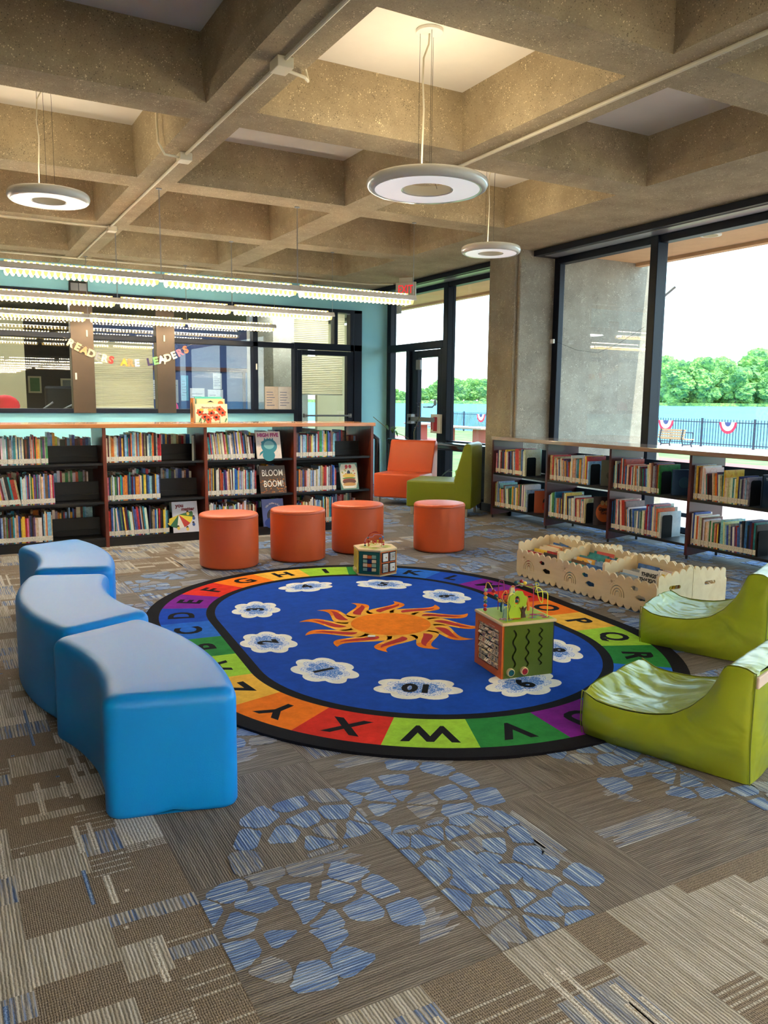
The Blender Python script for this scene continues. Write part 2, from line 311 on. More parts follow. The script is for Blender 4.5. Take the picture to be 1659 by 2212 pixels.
mb = MB(); mb.box((4.55, 12.5, 0), (4.85, 12.9, 2.85)); mb.box((4.97, 12.8, 0), (5.45, 13.3, 2.85)); struct(mb, 'trim_5', 'concrete_column')
mat('office_fill', (255, 255, 255), .5, emit=14, ecol=(.92, .96, 1, 1))  # panels added to brighten the office, no such lamps known there
for x, yy in ((-2.0, 13.2), (1.2, 13.2), (3.7, 13.2), (5.3, 12.5)):
    root = empty('office_fill_light', (x, yy, 2.82), 0, label='added flat fill light panel on the office ceiling, %s' % {-2.0: 'leftmost', 1.2: 'over the cream wall end', 3.7: 'over the blue wall', 5.3: 'behind the glass door'}[x], cat='fill light'); mb = MB(); mb.box((x-.5, yy-.25, 2.80), (x+.5, yy+.25, 2.85)); mb.build('frame', 'white_paint', root); mb = MB(); mb.box((x-.46, yy-.21, 2.795), (x+.46, yy+.21, 2.80)); mb.build('panel', 'office_fill', root)
# outside: soffit, fascia, ground, water
mb = MB(); mb.box((XW+.04, -6, 3.14), (7.95, 7.75, 3.3)); mb.box((XW+.04, 8.3, 3.14), (7.95, 22, 3.3)); mb.box((7.94, -6, 3.10), (8.05, 7.75, 3.5)); mb.box((7.94, 8.3, 3.10), (8.05, 22, 3.5)); struct(mb, 'trim_6', 'soffit_tan')
m_, nt, b = nodes('grass'); tc = N(nt, 'ShaderNodeTexCoord'); n = N(nt, 'ShaderNodeTexNoise', i={'Scale': 1.3, 'Detail': 8.0}); nt.links.new(tc.outputs['Object'], n.inputs[0])
r = ramp(nt, [(.35, L((72, 98, 40))), (.6, L((108, 136, 62)))], n.outputs[0]); nt.links.new(r.outputs[0], b.inputs[0]); b.inputs['Roughness'].default_value = .9
mat('paving', (158, 132, 122), .8, var=.08, vscale=2); mat('red_paving', (160, 84, 72), .85, var=.1, vscale=3)
m_, nt, b = nodes('water'); tc = N(nt, 'ShaderNodeTexCoord'); mp = N(nt, 'ShaderNodeMapping', i={'Scale': (.25, 1, 1)}); nt.links.new(tc.outputs['Object'], mp.inputs[0])
n = N(nt, 'ShaderNodeTexNoise', i={'Scale': 1.1, 'Detail': 5.0}); nt.links.new(mp.outputs[0], n.inputs[0]); bp = N(nt, 'ShaderNodeBump', i={'Strength': .5, 'Distance': .3}); nt.links.new(n.outputs[0], bp.inputs['Height']); nt.links.new(bp.outputs[0], b.inputs['Normal'])
b.inputs['Base Color'].default_value = L((74, 138, 168)); b.inputs['Roughness'].default_value = .7; b.inputs['Specular IOR Level'].default_value = .12
mb = MB(); mb.box((6.7, -30, -.6), (28, 80, -.36)); struct(mb, 'floor_lawn', 'grass')
mb = MB(); mb.box((6.7, -20, -.36), (12.5, 12.4, -.35), 0); mb.box((23.5, -20, -.36), (28, 28, -.345), 0); mb.box((18.5, 12, -.36), (20.5, 75, -.352), 1); mb.box((12.5, -20, -.36), (14.2, 12, -.352), 1); struct(mb, 'floor_paving', ['paving', 'red_paving'])
mb = MB(); mb.box((28.2, -700, -.9), (1400, 1300, -.7)); struct(mb, 'floor_water', 'water')
# ================================================================== FLOOR: carpet tiles
def stripes(nt, co, axis, period, dist=0.0):
    sp = N(nt, 'ShaderNodeSeparateXYZ'); nt.links.new(co, sp.inputs[0]); v = sp.outputs[axis]
    if dist:
        n = N(nt, 'ShaderNodeTexNoise', i={'Scale': 60.0, 'Detail': 1.0}); nt.links.new(co, n.inputs[0])
        a = N(nt, 'ShaderNodeMath', operation='MULTIPLY_ADD', i={1: dist}); nt.links.new(n.outputs[0], a.inputs[0]); nt.links.new(v, a.inputs[2]); v = a.outputs[0]
    a = N(nt, 'ShaderNodeMath', operation='MULTIPLY', i={1: 2*PI/period}); nt.links.new(v, a.inputs[0])
    s = N(nt, 'ShaderNodeMath', operation='SINE'); nt.links.new(a.outputs[0], s.inputs[0]); return s.outputs[0]
def carpet(name, c1, c2, c3, axis, period=.0075, streak=True, cross=False, pile=.5):
    m, nt, b = nodes(name); tc = N(nt, 'ShaderNodeTexCoord'); O = tc.outputs['Object']
    s = stripes(nt, O, axis, period, .004)
    fn = N(nt, 'ShaderNodeTexNoise', i={'Scale': 380.0, 'Detail': 2.0}); nt.links.new(O, fn.inputs[0])
    mp = N(nt, 'ShaderNodeMapping', i={'Scale': (1.2, 34, 1) if axis == 1 else (34, 1.2, 1)}); nt.links.new(O, mp.inputs[0])
    ln = N(nt, 'ShaderNodeTexNoise', i={'Scale': 3.2, 'Detail': 3.0, 'Roughness': .7}); nt.links.new(mp.outputs[0], ln.inputs[0])
    col = ramp(nt, [(.40, L(c1)), (.5, L(c2)), (.6, L(c3))], ln.outputs[0] if streak else fn.outputs[0])
    k = ramp(nt, [(0, (.46, .46, .46, 1)), (.6, (1.05, 1.05, 1.05, 1)), (1, (1.22, 1.22, 1.22, 1))])
    a = N(nt, 'ShaderNodeMapRange', i={1: -1, 2: 1}); nt.links.new(s, a.inputs[0])
    if cross:
        s2 = stripes(nt, O, 1-axis, period*1.5, .004); ml = N(nt, 'ShaderNodeMath', operation='MULTIPLY_ADD', i={1: .35, 2: .1}); nt.links.new(s2, ml.inputs[0])
        ad = N(nt, 'ShaderNodeMath', operation='ADD'); nt.links.new(a.outputs[0], ad.inputs[0]); nt.links.new(ml.outputs[0], ad.inputs[1]); h = ad.outputs[0]
    else: h = a.outputs[0]
    fm = N(nt, 'ShaderNodeMath', operation='MULTIPLY_ADD', i={1: 1.1, 2: -.5}); nt.links.new(fn.outputs[0], fm.inputs[0])
    hh = N(nt, 'ShaderNodeMath', operation='ADD'); nt.links.new(h, hh.inputs[0]); nt.links.new(fm.outputs[0], hh.inputs[1]); nt.links.new(hh.outputs[0], k.inputs[0])
    mx = N(nt, 'ShaderNodeMix', data_type='RGBA', blend_type='MULTIPLY', i={0: 1.0}); nt.links.new(col.outputs[0], mx.inputs[6]); nt.links.new(k.outputs[0], mx.inputs[7])
    nt.links.new(mx.outputs[2], b.inputs[0]); b.inputs['Roughness'].default_value = .95; b.inputs['Specular IOR Level'].default_value = .35; b.inputs['Roughness'].default_value = .8
    bp = N(nt, 'ShaderNodeBump', i={'Strength': pile, 'Distance': .003}); nt.links.new(hh.outputs[0], bp.inputs['Height']); nt.links.new(bp.outputs[0], b.inputs['Normal'])
BR, GY = (126, 110, 92), (176, 166, 152)
carpet('carpet_brown_x', (100, 94, 88), (117, 110, 103), (132, 126, 119), 1); carpet('carpet_brown_y', (100, 94, 88), (117, 110, 103), (132, 126, 119), 0)
carpet('carpet_plain', (104, 92, 78), (122, 110, 96), (142, 130, 116), 0, streak=False, period=.006, cross=True)
carpet('carpet_grey', (146, 140, 130), (164, 159, 150), (182, 179, 174), 0, period=.009); carpet('carpet_light', (168, 160, 148), (190, 186, 178), (206, 206, 204), 0, streak=False, period=.01)
carpet('carpet_blue', (74, 104, 158), (92, 124, 176), (120, 146, 186), 0, streak=False, period=.01)
carpet('carpet_mix_x', (96, 114, 150), (134, 134, 136), (172, 176, 182), 1, period=.008); carpet('carpet_mix_y', (96, 114, 150), (134, 134, 136), (172, 176, 182), 0, period=.008)
carpet('carpet_petal_x', (80, 110, 168), (104, 134, 184), (176, 192, 210), 1, period=.009); carpet('carpet_petal_y', (80, 110, 168), (104, 134, 184), (176, 192, 210), 0, period=.009)
carpet('carpet_blueline', (84, 112, 162), (150, 148, 146), (176, 172, 166), 0, period=.012)
CM = ['carpet_brown_x', 'carpet_brown_y', 'carpet_plain', 'carpet_grey', 'carpet_light', 'carpet_blue', 'carpet_mix_x', 'carpet_mix_y', 'carpet_petal_x', 'carpet_petal_y', 'carpet_blueline']
def clip(poly, x0, y0, x1, y1):
    for ax, v, sg in ((0, x0, 1), (0, x1, -1), (1, y0, 1), (1, y1, -1)):
        out = []
        for i in range(len(poly)):
            a, b = poly[i-1], poly[i]; da, db = (a[ax]-v)*sg, (b[ax]-v)*sg
            if da >= 0: out.append(a)
            if (da >= 0) != (db >= 0): t = da/(da-db); out.append((a[0]+(b[0]-a[0])*t, a[1]+(b[1]-a[1])*t))
        poly = out
        if len(poly) < 3: return []
    return poly
PZ = [0]; mb = MB(); T = .612; rnd = random.Random(11)
mb.box((-13.6, -14.4, -.2), (XW, 16, -.004), 1)
def petal(cx, cy, ang, r0, r1, n_, rnd):
    pts = []; n = 8; d = (math.cos(ang), math.sin(ang)); q = (-d[1], d[0]); bend = rnd.uniform(-.012, .012)
    for sd in (1, -1):
        row = []
        for i in range(n):
            t = i/(n-1); r_ = r0+(r1-r0)*t; ww = max(.004, (PI*r_/n_-.0058)*(1-abs(2*t-1)**5*(.38 if t > .5 else .3))); o = bend*math.sin(PI*t)+sd*ww*(1+rnd.uniform(-.07, .07))
            row.append((cx+d[0]*r_+q[0]*o, cy+d[1]*r_+q[1]*o))
        pts += row if sd == 1 else row[::-1]
    return pts
def quad(x0, y0, x1, y1, z, mi): mb.add([(x0, y0, z), (x1, y0, z), (x1, y1, z), (x0, y1, z)], [(0, 1, 2, 3)], mi)
def ngon(P, z, mi, wall=False):
    Q = [p for k_, p in enumerate(P) if math.hypot(p[0]-P[k_-1][0], p[1]-P[k_-1][1]) > .0004]
    if len(Q) < 3: return
    ar = sum(Q[k_-1][0]*Q[k_][1]-Q[k_][0]*Q[k_-1][1] for k_ in range(len(Q)))
    if abs(ar) < 2e-5: return
    if ar < 0: Q = Q[::-1]
    n = len(Q); mb.add([(p[0], p[1], z) for p in Q]+[(p[0], p[1], .0) for p in Q], [tuple(range(n))]+([(q+n, (q+1) % n+n, (q+1) % n, q) for q in range(n)] if wall else []), mi)
for i in range(-5, 10):
    for j in range(-1, 20):
        x0 = .557+(i)*T; y0 = 1.472+(j)*T; x1 = x0+T; y1 = min(y0+T, YW)
        if x0 > XW or y0 > YW: continue
        x1 = min(x1, XW); cx, cy = (x0+x1)/2, (y0+y1)/2; G = .0015
        patch = i < 0 or j < 0 or (cy > 6.2 and cx < 2.6) or rnd.random() < .06
        if patch:
            quad(x0, y0, x1, y1, 0, 3)
            xs = [x0]; 
            while xs[-1] < x1-.06: xs.append(min(x1, xs[-1]+rnd.choice((.07, .11, .15, .2))))
            xs[-1] = x1
            for a, b_ in zip(xs, xs[1:]):
                ys = [y0]
                while ys[-1] < y1-.05: ys.append(min(y1, ys[-1]+rnd.choice((.05, .09, .14, .18))))
                ys[-1] = y1
                for c, d in zip(ys, ys[1:]):
                    r_ = rnd.random()
                    k = 2 if r_ < .46 else 3 if r_ < .78 else 4 if r_ < .84 else 10 if r_ < .95 else 7
                    quad(a, c, b_, d, .0005, k)
                    if k == 2 and rnd.random() < .45:
                        for q in range(rnd.randint(1, 4)):
                            yy = c+(d-c)*(q+.6)/4.6; quad(a, yy, b_, yy+.007, .0009, 3)
                    if k == 2 and rnd.random() < .25:
                        px, py = rnd.uniform(a, b_-.015), rnd.uniform(c, d-.015); quad(px, py, px+.012, py+.012, .001, rnd.choice((4, 4, 5)))
            for q in range(rnd.randint(2, 4)):                       # light and blue lines running with the pile
                px = x0+.03+rnd.random()*(T-.08); c = rnd.uniform(y0, y1-.25); d = rnd.uniform(c+.12, y1); k = rnd.choice((4, 4, 4, 5)); ww = .02 if k == 4 else .012
                quad(px, c, min(px+ww, x1), min(d, y1), .0012, k)
                if k == 4 and rnd.random() < .5: quad(px+.045, c, min(px+.045+ww*.8, x1), min(d, y1), .0012, k)
        else:
            dr = (i+j) % 2; quad(x0, y0, x1, y1, 0, dr)
            for q in range(rnd.randint(1, 3)):                       # blue-grey streaked patches, aligned with the ribs
                l, w_ = rnd.uniform(.25, .55), rnd.uniform(.08, .26)
                if dr == 0: a = x0+rnd.uniform(-.1, T-l*.8); c = y0+rnd.uniform(0, T-w_)
                else: a = x0+rnd.uniform(0, T-w_); c = y0+rnd.uniform(-.1, T-l*.8); l, w_ = w_, l
                steps = 7; P = []; 
                for e in range(steps):
                    if dr == 0: b0 = c+w_*e/steps; P = [(a+rnd.uniform(0, .1), b0), (a+l-rnd.uniform(0, .1), b0), (a+l-rnd.uniform(0, .06), b0+w_/steps), (a+rnd.uniform(0, .06), b0+w_/steps)]
                    else: b0 = a+l*e/steps; P = [(b0, c+rnd.uniform(0, .1)), (b0+l/steps, c+rnd.uniform(0, .06)), (b0+l/steps, c+w_-rnd.uniform(0, .06)), (b0, c+w_-rnd.uniform(0, .1))]
                    P = clip(P, x0, y0, x1, y1)
                    if len(P) > 2: ngon(P, .0006+.00003*e, 6+dr)
            # flower heads, cut by the tile edges
            spots = {(0, 0): [(.34, .52, .30)], (1, 0): [(.22, .18, .30), (.25, .8, .27)], (0, 1): [(.78, .06, .33)], (1, 1): [(.25, .25, .33)], (2, 1): [(.75, .42, .32)], (2, 0): [(.95, .8, .3)]}.get((i, j))
            if spots is None: spots = [(rnd.random(), rnd.random(), rnd.uniform(.24, .34)) for q in range(rnd.choice((1, 1, 2)))]
            for fx_, fy_, fr in spots:
                fx, fy = x0+fx_*T, y0+fy_*T; a0 = rnd.random()*6; D_ = clip([(fx+fr*1.02*math.cos(2*PI*q/30), fy+fr*1.02*math.sin(2*PI*q/30)) for q in range(30)], x0, y0, x1, y1); PZ[0] += 1; ngon(D_, .00105+.00002*(PZ[0] % 30), dr); gone = rnd.uniform(0, 6)
                for ring, (r0, r1, n) in enumerate(((.02, .115, 6), (.13, .225, 10), (.24, .325, 14))):
                    for q in range(n):
                        an = a0+ring*.4+2*PI*q/n+rnd.uniform(-.02, .02)
                        if ring == 2 and abs((an-gone+PI) % (2*PI)-PI) < 1.1: continue
                        if rnd.random() < .1: continue
                        sc = fr/.31; s1 = (r1+rnd.uniform(-.02, .02))*sc
                        P = clip(petal(fx, fy, an, r0*sc, s1, n, rnd), x0+.002, y0+.002, x1-.002, y1-.002)
                        if len(P) > 2: PZ[0] += 1; ngon(P, .0022+.000035*(PZ[0] % 40), (8 if rnd.random() < .8 else 6)+dr, True)
    
struct(mb, 'floor', CM)
# ================================================================== RUG
def rugmat(name, c, amt=.16):
    m, nt, b = nodes(name); tc = N(nt, 'ShaderNodeTexCoord')
    n = N(nt, 'ShaderNodeTexNoise', i={'Scale': 14.0, 'Detail': 8.0, 'Roughness': .75}); nt.links.new(tc.outputs['Object'], n.inputs[0])
    k = L(c); r = ramp(nt, [(.3, tuple(x*(1-amt*1.6) for x in k[:3])+(1,)), (.7, tuple(min(1, x*(1+amt)) for x in k[:3])+(1,))], n.outputs[0]); nt.links.new(r.outputs[0], b.inputs[0])
    n2 = N(nt, 'ShaderNodeTexNoise', i={'Scale': 300.0}); nt.links.new(tc.outputs['Object'], n2.inputs[0]); bp = N(nt, 'ShaderNodeBump', i={'Strength': .5, 'Distance': .003}); nt.links.new(n2.outputs[0], bp.inputs['Height']); nt.links.new(bp.outputs[0], b.inputs['Normal'])
    b.inputs['Roughness'].default_value = .95; b.inputs['Specular IOR Level'].default_value = .1; pass
RC = dict(black=(20, 20, 26), blue=(16, 72, 176), red=(214, 46, 36), orange=(250, 124, 28), yellow=(255, 190, 72), lime=(158, 208, 62), green=(40, 130, 62), lblue=(34, 106, 206), dblue=(16, 70, 180), purple=(124, 28, 150), white=(246, 244, 236), sunred=(178, 50, 50), sunor=(240, 128, 20), sunyel=(255, 178, 62))
for k_, c in RC.items(): rugmat('rug_'+k_, c, .10 if k_ in ('black', 'white') else .16)
m_, nt, b = nodes('rug_speckle'); tc = N(nt, 'ShaderNodeTexCoord'); n = N(nt, 'ShaderNodeTexNoise', i={'Scale': 150.0, 'Detail': 1.0}); nt.links.new(tc.outputs['Object'], n.inputs[0])
r = ramp(nt, [(.36, L((90, 140, 214))), (.50, L((240, 242, 246)))], n.outputs[0]); nt.links.new(r.outputs[0], b.inputs[0]); b.inputs['Roughness'].default_value = .95
m_, nt, b = nodes('rug_speckle_dense'); tc = N(nt, 'ShaderNodeTexCoord'); n = N(nt, 'ShaderNodeTexNoise', i={'Scale': 170.0, 'Detail': 1.0}); nt.links.new(tc.outputs['Object'], n.inputs[0])
r = ramp(nt, [(.50, L((60, 122, 208))), (.68, L((226, 234, 244)))], n.outputs[0]); nt.links.new(r.outputs[0], b.inputs[0]); b.inputs['Roughness'].default_value = .95
RK = ['rug_'+k_ for k_ in RC]+['rug_speckle', 'rug_speckle_dense']; RI = {k_: i for i, k_ in enumerate(RC)}; RI['speckle'] = len(RC)
RX, RY, RA, RR, RT = 2.352, 4.15, .50, 1.371, .0925
def stad(r, n=48):
    P = []
    for i in range(n+1): a = PI*i/n; P.append((r*math.cos(a), RA+r*math.sin(a)))
    for i in range(n+1): a = PI+PI*i/n; P.append((r*math.cos(a), -RA+r*math.sin(a)))
    return P
def on_stad(r, s):                                       # point + outward normal at arclength fraction s (anticlockwise from +x side)
    Lx = 2*RA; Ls = PI*RM; per = 2*Lx+2*Ls; s = s % per
    if s < RA: return (r, s), (1, 0)
    s -= RA
    if s < Ls: a = s/RM; return (r*math.cos(a), RA+r*math.sin(a)), (math.cos(a), math.sin(a))
    s -= Ls
    if s < Lx: return (-r, RA-s), (-1, 0)
    s -= Lx
    if s < Ls: a = PI+s/RM; return (r*math.cos(a), -RA+r*math.sin(a)), (math.cos(a), math.sin(a))
    s -= Ls; return (r, -RA+s), (1, 0)
R_OUT, R_IN, R_BL, RM = RR-.085, RR-.375, RR-.43, RR-.225
rot = Matrix.Rotation(-RT, 4, 'Z'); RMt = Matrix.Translation((RX, RY, 0)) @ rot
mb = MB(); mb.M = RMt
mb.poly([stad(RR)], 0.0, .013, RI['black']); mb.poly([stad(R_BL)], .0133, None, RI['blue'])
per = 4*RA+2*PI*RM; seg = per/26
# phase: the letter W sits at (1.686, 2.68)
wl = RMt.inverted() @ Vector((1.70, 2.655, 0)); ang = math.atan2(wl.y+RA, wl.x) % (2*PI)
sW = RA+PI*RM+2*RA+(ang-PI)*RM
cyc = ['lime', 'green', 'lblue', 'dblue', 'purple', 'red', 'orange', 'yellow']
tcol = {c: cyc[i % 8] for i, c in enumerate('ABCDEFGHIJKLMNOPQRSTU')}; tcol.update(V='green', W='lime', X='red', Y='orange', Z='yellow')
for k_, ch in enumerate('WXYZABCDEFGHIJKLMNOPQRSTUV'):
    sc = sW-k_*seg; P = []; Q = []
    for q in range(13): t = sc-seg/2+seg*q/12; P.append(on_stad(R_OUT, t)[0]); Q.append(on_stad(R_IN, t)[0])
    mb.add([(a, b_, .0133) for a, b_ in P+Q], [(q, q+1, 13+q+1, 13+q) for q in range(12)], RI[tcol[ch]])
    (px, py), (nx, ny) = on_stad((R_OUT+R_IN)/2, sc)
    mb.text(ch if ch != 'I' else 'I', .215, RMt @ face((px, py, .0138), (ny, -nx, 0), (nx, ny, 0)), RI['black'], bold=.0075)
RML = RMt.inverted()
def cloudpts(rx, ry, n, seed, sc=1):
    r_ = random.Random(seed); ph = r_.random()*6; P = []
    for i in range(n*9):
        a = 2*PI*i/(n*9); lob = abs(math.sin(n*a/2+ph)); k_ = (.80+.26*lob**.7)*sc; P.append((rx*k_*math.cos(a), ry*k_*math.sin(a)))
    return P
nums = {'1': (1.655, 3.588), '2': (1.574, 4.167), '3': (1.759, 4.877), '4': (2.314, 5.331), '5': (2.855, 5.144), '6': (3.069, 4.622), '7': (3.16, 3.95), '8': (2.92, 3.31), '9': (2.431, 2.967), '10': (1.941, 3.15)}
for k_, (x, y) in nums.items():
    c = RML @ Vector((x, y, 0)); yy = max(-RA, min(RA, c.y)); d = Vector((c.x, c.y-yy, 0)); 
    d = d.normalized()
    F = RMt @ face((c.x, c.y, .0138), (d.y, -d.x, 0), (d.x, d.y, 0)); F2 = F @ Matrix.Translation((0, 0, .0005)); F3 = F @ Matrix.Translation((0, 0, .001))
    mb.poly([cloudpts(.205, .15, 7, int(k_))], 0, None, RI['white'], F); mb.poly([cloudpts(.158, .108, 7, int(k_))], 0, None, RI['speckle'], F2)
    mb.poly([cloudpts(.12, .075, 7, int(k_))], 0, None, RI['speckle']+1, F @ Matrix.Translation((0, 0, .0008))); mb.text(k_, .15, F3, RI['black'], bold=.007)
# sun
SM = Matrix.Translation((2.375, 4.18, .0138))
def flame(ta, tb, wf, ph, z, mi, oval=False):
    n = 18; Lf, Rt_ = [], []
    for i in range(n+1):
        u = i/n; t = ta+(tb-ta)*u; r_ = .2+.36*t; o = .058*math.sin(t*PI*1.9)-.05*t; ww = .102*(1-t)**.72*(.8+.4*math.sin(t*PI))*wf*(math.sin(PI*u)**.8 if oval and 0 < u < 1 else 0 if oval else 1)
        Lf.append((r_, o+ww)); Rt_.append((r_, o-ww-.0002))
    mb.poly([Rt_+Lf[::-1]], z, None, mi, SM @ Matrix.Rotation(ph, 4, 'Z'))
for i in range(12):
    ph = 2*PI*i/12+.1; flame(0, 1, 1, ph, 0, RI['sunyel']); flame(.58, 1, 1.0, ph, .0005, RI['sunor']); flame(.2, .78, .5, ph, .001, RI['sunred'], True)
mb.poly([[(.262*math.cos(2*PI*i/48), .262*math.sin(2*PI*i/48)) for i in range(48)]], .0008, None, RI['sunyel'], SM); mb.poly([[(.245*math.cos(2*PI*i/48), .245*math.sin(2*PI*i/48)) for i in range(48)]], .0014, None, RI['sunor'], SM)
tag(mb.build('alphabet_rug', RK), 'large oval alphabet rug with blue centre, orange sun and numbered white clouds', 'rug')
mat('paper', (236, 232, 222), .8); mat('tissue', (244, 240, 230), .9)
mb = MB(); M_ = face((2.14, 3.99, .0165), (.87, -.48, 0), (.48, .87, 0)); mb.box((-.022, -.014, 0), (.022, .014, .004), 0, M_); tag(mb.build('paper_tag', 'paper', bevel=.001), 'tiny white paper tag lying on the orange sun of the rug', 'paper')
# ================================================================== BLUE CURVED BENCHES
m_ = mat('blue_plastic', (6, 140, 234), .42, spec=.35, bump=.05, bscale=240); b = m_.node_tree.nodes['Principled BSDF']; b.inputs['Subsurface Weight'].default_value = 0
def arc_bench(name, cx, cy, r0, r1, a0, a1, h, label):
    nt_, nr = 22, 7; c = .05
    def outline(ins):
        P = []; R0, R1 = r0+ins, r1-ins; rc = max(.004, c-ins*.6)
        def A(r, t, off): return t*1.0+off/r
        cor = 6
        b0, b1 = a0, a1
        for i in range(nt_+1):
            t = (b0+(rc+ins)/R1)+((b1-(rc+ins)/R1)-(b0+(rc+ins)/R1))*i/nt_; P.append((R1, t))
        for i in range(1, cor): q = PI/2*i/cor; P.append((R1-rc+rc*math.cos(q), b1-(ins+rc-rc*math.sin(q))/R1))
        for i in range(nr): P.append((R1-rc+(R0+rc-R1+rc)*i/(nr-1), b1-ins/(R1+(R0-R1)*i/(nr-1))))
        for i in range(1, cor): q = PI/2*i/cor; P.append((R0+rc-rc*math.sin(q), b1-(ins+rc-rc*math.cos(q))/R0))
        for i in range(nt_+1):
            t = (b1-(rc+ins)/R0)+((b0+(rc+ins)/R0)-(b1-(rc+ins)/R0))*i/nt_; P.append((R0, t))
        for i in range(1, cor): q = PI/2*i/cor; P.append((R0+rc-rc*math.cos(q), b0+(ins+rc-rc*math.sin(q))/R0))
        for i in range(nr): P.append((R0+rc+(R1-rc-R0-rc)*i/(nr-1), b0+ins/(R0+(R1-R0)*i/(nr-1))))
        for i in range(1, cor): q = PI/2*i/cor; P.append((R1-rc+rc*math.sin(q), b0+(ins+rc-rc*math.cos(q))/R1))
        return [(cx+r*math.cos(t), cy+r*math.sin(t)) for r, t in P]
    base = outline(0); rings = [(.018, .0), (.006, .008), (0, .022), (0, .12), (0, .25), (0, h-.06)]+[(.045*(1-math.cos(PI/2*i/6)), h-.045+.045*math.sin(PI/2*i/6)) for i in range(7)]+[(.12, h+.001)]
    mb = MB(); vs = []; n = len(base); mid = (a0+a1)/2
    for ins, z in rings:
        for k_, p in enumerate(outline(ins)):
            zz = z
            if z < .03:                                   # low moulded arch under the middle of each face
                rr = math.hypot(p[0]-cx, p[1]-cy); an = math.atan2(p[1]-cy, p[0]-cx); d1 = abs(rr-(r0+r1)/2); end = min(abs((an-a0+PI) % (2*PI)-PI), abs((an-a1+PI) % (2*PI)-PI))
                if end < .03 and d1 < .06: zz = z+.014*(1-(d1/.06)**2)
            vs.append((p[0], p[1], zz))
    fs = [(i*n+k_, i*n+(k_+1) % n, (i+1)*n+(k_+1) % n, (i+1)*n+k_) for i in range(len(rings)-1) for k_ in range(n)]
    mb.add(vs, fs); top = [vs[(len(rings)-1)*n+k_] for k_ in range(n)]
    mb.poly([[(p[0], p[1]) for p in top]], h+.001); mb.poly([[(p[0], p[1]) for p in vs[:n]][::-1]], .001)
    return tag(mb.build(name, 'blue_plastic', smooth=True, ang=60), label, 'bench', 'blue curved benches')
arc_bench('curved_bench', -.80, 2.885, 1.245, 1.675, math.radians(-14.2), math.radians(23.2), .42, 'sky blue moulded curved bench nearest the camera, its flat end facing us')
arc_bench('curved_bench', 1.93, 4.10, 1.215, 1.645, math.radians(159), math.radians(203.2), .42, 'sky blue curved bench in the middle, curving the opposite way to its neighbours')
arc_bench('curved_bench', -.76, 5.20, 1.245, 1.675, math.radians(-18), math.radians(20.5), .42, 'sky blue curved bench farthest away, beside the long bookcase')
# ================================================================== ORANGE OTTOMANS
m_ = mat('orange_vinyl', (206, 88, 42), .36, spec=.5, bump=.12, bscale=500); mat('orange_seam', (150, 62, 30), .6)
def ottoman(x, y, rz, label, r=.237, h=.45):
    root = empty('round_ottoman', (x, y, 0), rz, label=label, cat='ottoman', group='round orange ottomans')
    pr = [(0, .006), (r-.03, .006)]+[(r-.022+.022*math.sin(PI/2*i/4), .028-.022*math.cos(PI/2*i/4)) for i in range(5)]+[(r+.001, .2), (r, h-.035)]+[(r-.02+.02*math.cos(PI/2*i/5), h-.028+.02*math.sin(PI/2*i/5)) for i in range(6)]+[(r-.06, h-.003), (r*.5, h), (0, h+.001)]
    mb = MB(); mb.M = basis(root); mb.lathe(pr, 64); mb.build('cushion', 'orange_vinyl', root, smooth=True, ang=80)
    mb = MB(); mb.M = basis(root); mb.lathe([(r+.0005, h-.036), (r+.0028, h-.034), (r+.0005, h-.032)], 64); mb.tube([(r+.0005, 0, .03), (r+.0015, 0, h*.5), (r+.0005, 0, h-.034)], .0013, 6); mb.build('seam', 'orange_seam', root, smooth=True)
    return root
ottoman(2.076, 6.386, .2, 'round orange vinyl ottoman, leftmost of the four, beside the curved benches', .241)
ottoman(2.702, 6.407, -.75, 'round orange vinyl ottoman, second from left, in front of the bookcase')
ottoman(3.336, 6.508, -.3, 'round orange vinyl ottoman directly behind the small bead maze cube')
ottoman(4.048, 6.234, -.75, 'round orange vinyl ottoman standing alone in front of the green armchair')
# ================================================================== GREEN BEAN BAGS
m_, nt, b = nodes('green_vinyl'); tc = N(nt, 'ShaderNodeTexCoord'); b.inputs['Base Color'].default_value = L((150, 166, 40)); b.inputs['Roughness'].default_value = .27
n = N(nt, 'ShaderNodeTexNoise', i={'Scale': 5.0, 'Detail': 2.0, 'Distortion': 1.2}); nt.links.new(tc.outputs['Object'], n.inputs[0]); bp = N(nt, 'ShaderNodeBump', i={'Strength': .32, 'Distance': .05}); nt.links.new(n.outputs[0], bp.inputs['Height'])
n2 = N(nt, 'ShaderNodeTexNoise', i={'Scale': 600.0}); nt.links.new(tc.outputs['Object'], n2.inputs[0]); bp2 = N(nt, 'ShaderNodeBump', i={'Strength': .1, 'Distance': .002}); nt.links.new(n2.outputs[0], bp2.inputs['Height']); nt.links.new(bp.outputs[0], bp2.inputs['Normal']); nt.links.new(bp2.outputs[0], b.inputs['Normal'])
mat('green_seam', (116, 130, 26), .6); mat('pale_tab', (226, 206, 196), .7)
PROF = [(0, .198), (.02, .190), (.06, .172), (.12, .166), (.19, .167), (.26, .173), (.31, .183), (.377, .203), (.441, .247), (.50, .312), (.53, .370), (.553, .428), (.57, .437), (.60, .44), (.632, .438), (.655, .425)]
def prof(s_):
    for a, c in zip(PROF, PROF[1:]):
        if s_ <= c[0]: return a[1]+(c[1]-a[1])*max(0, (s_-a[0]))/(c[0]-a[0])
    return PROF[-1][1]
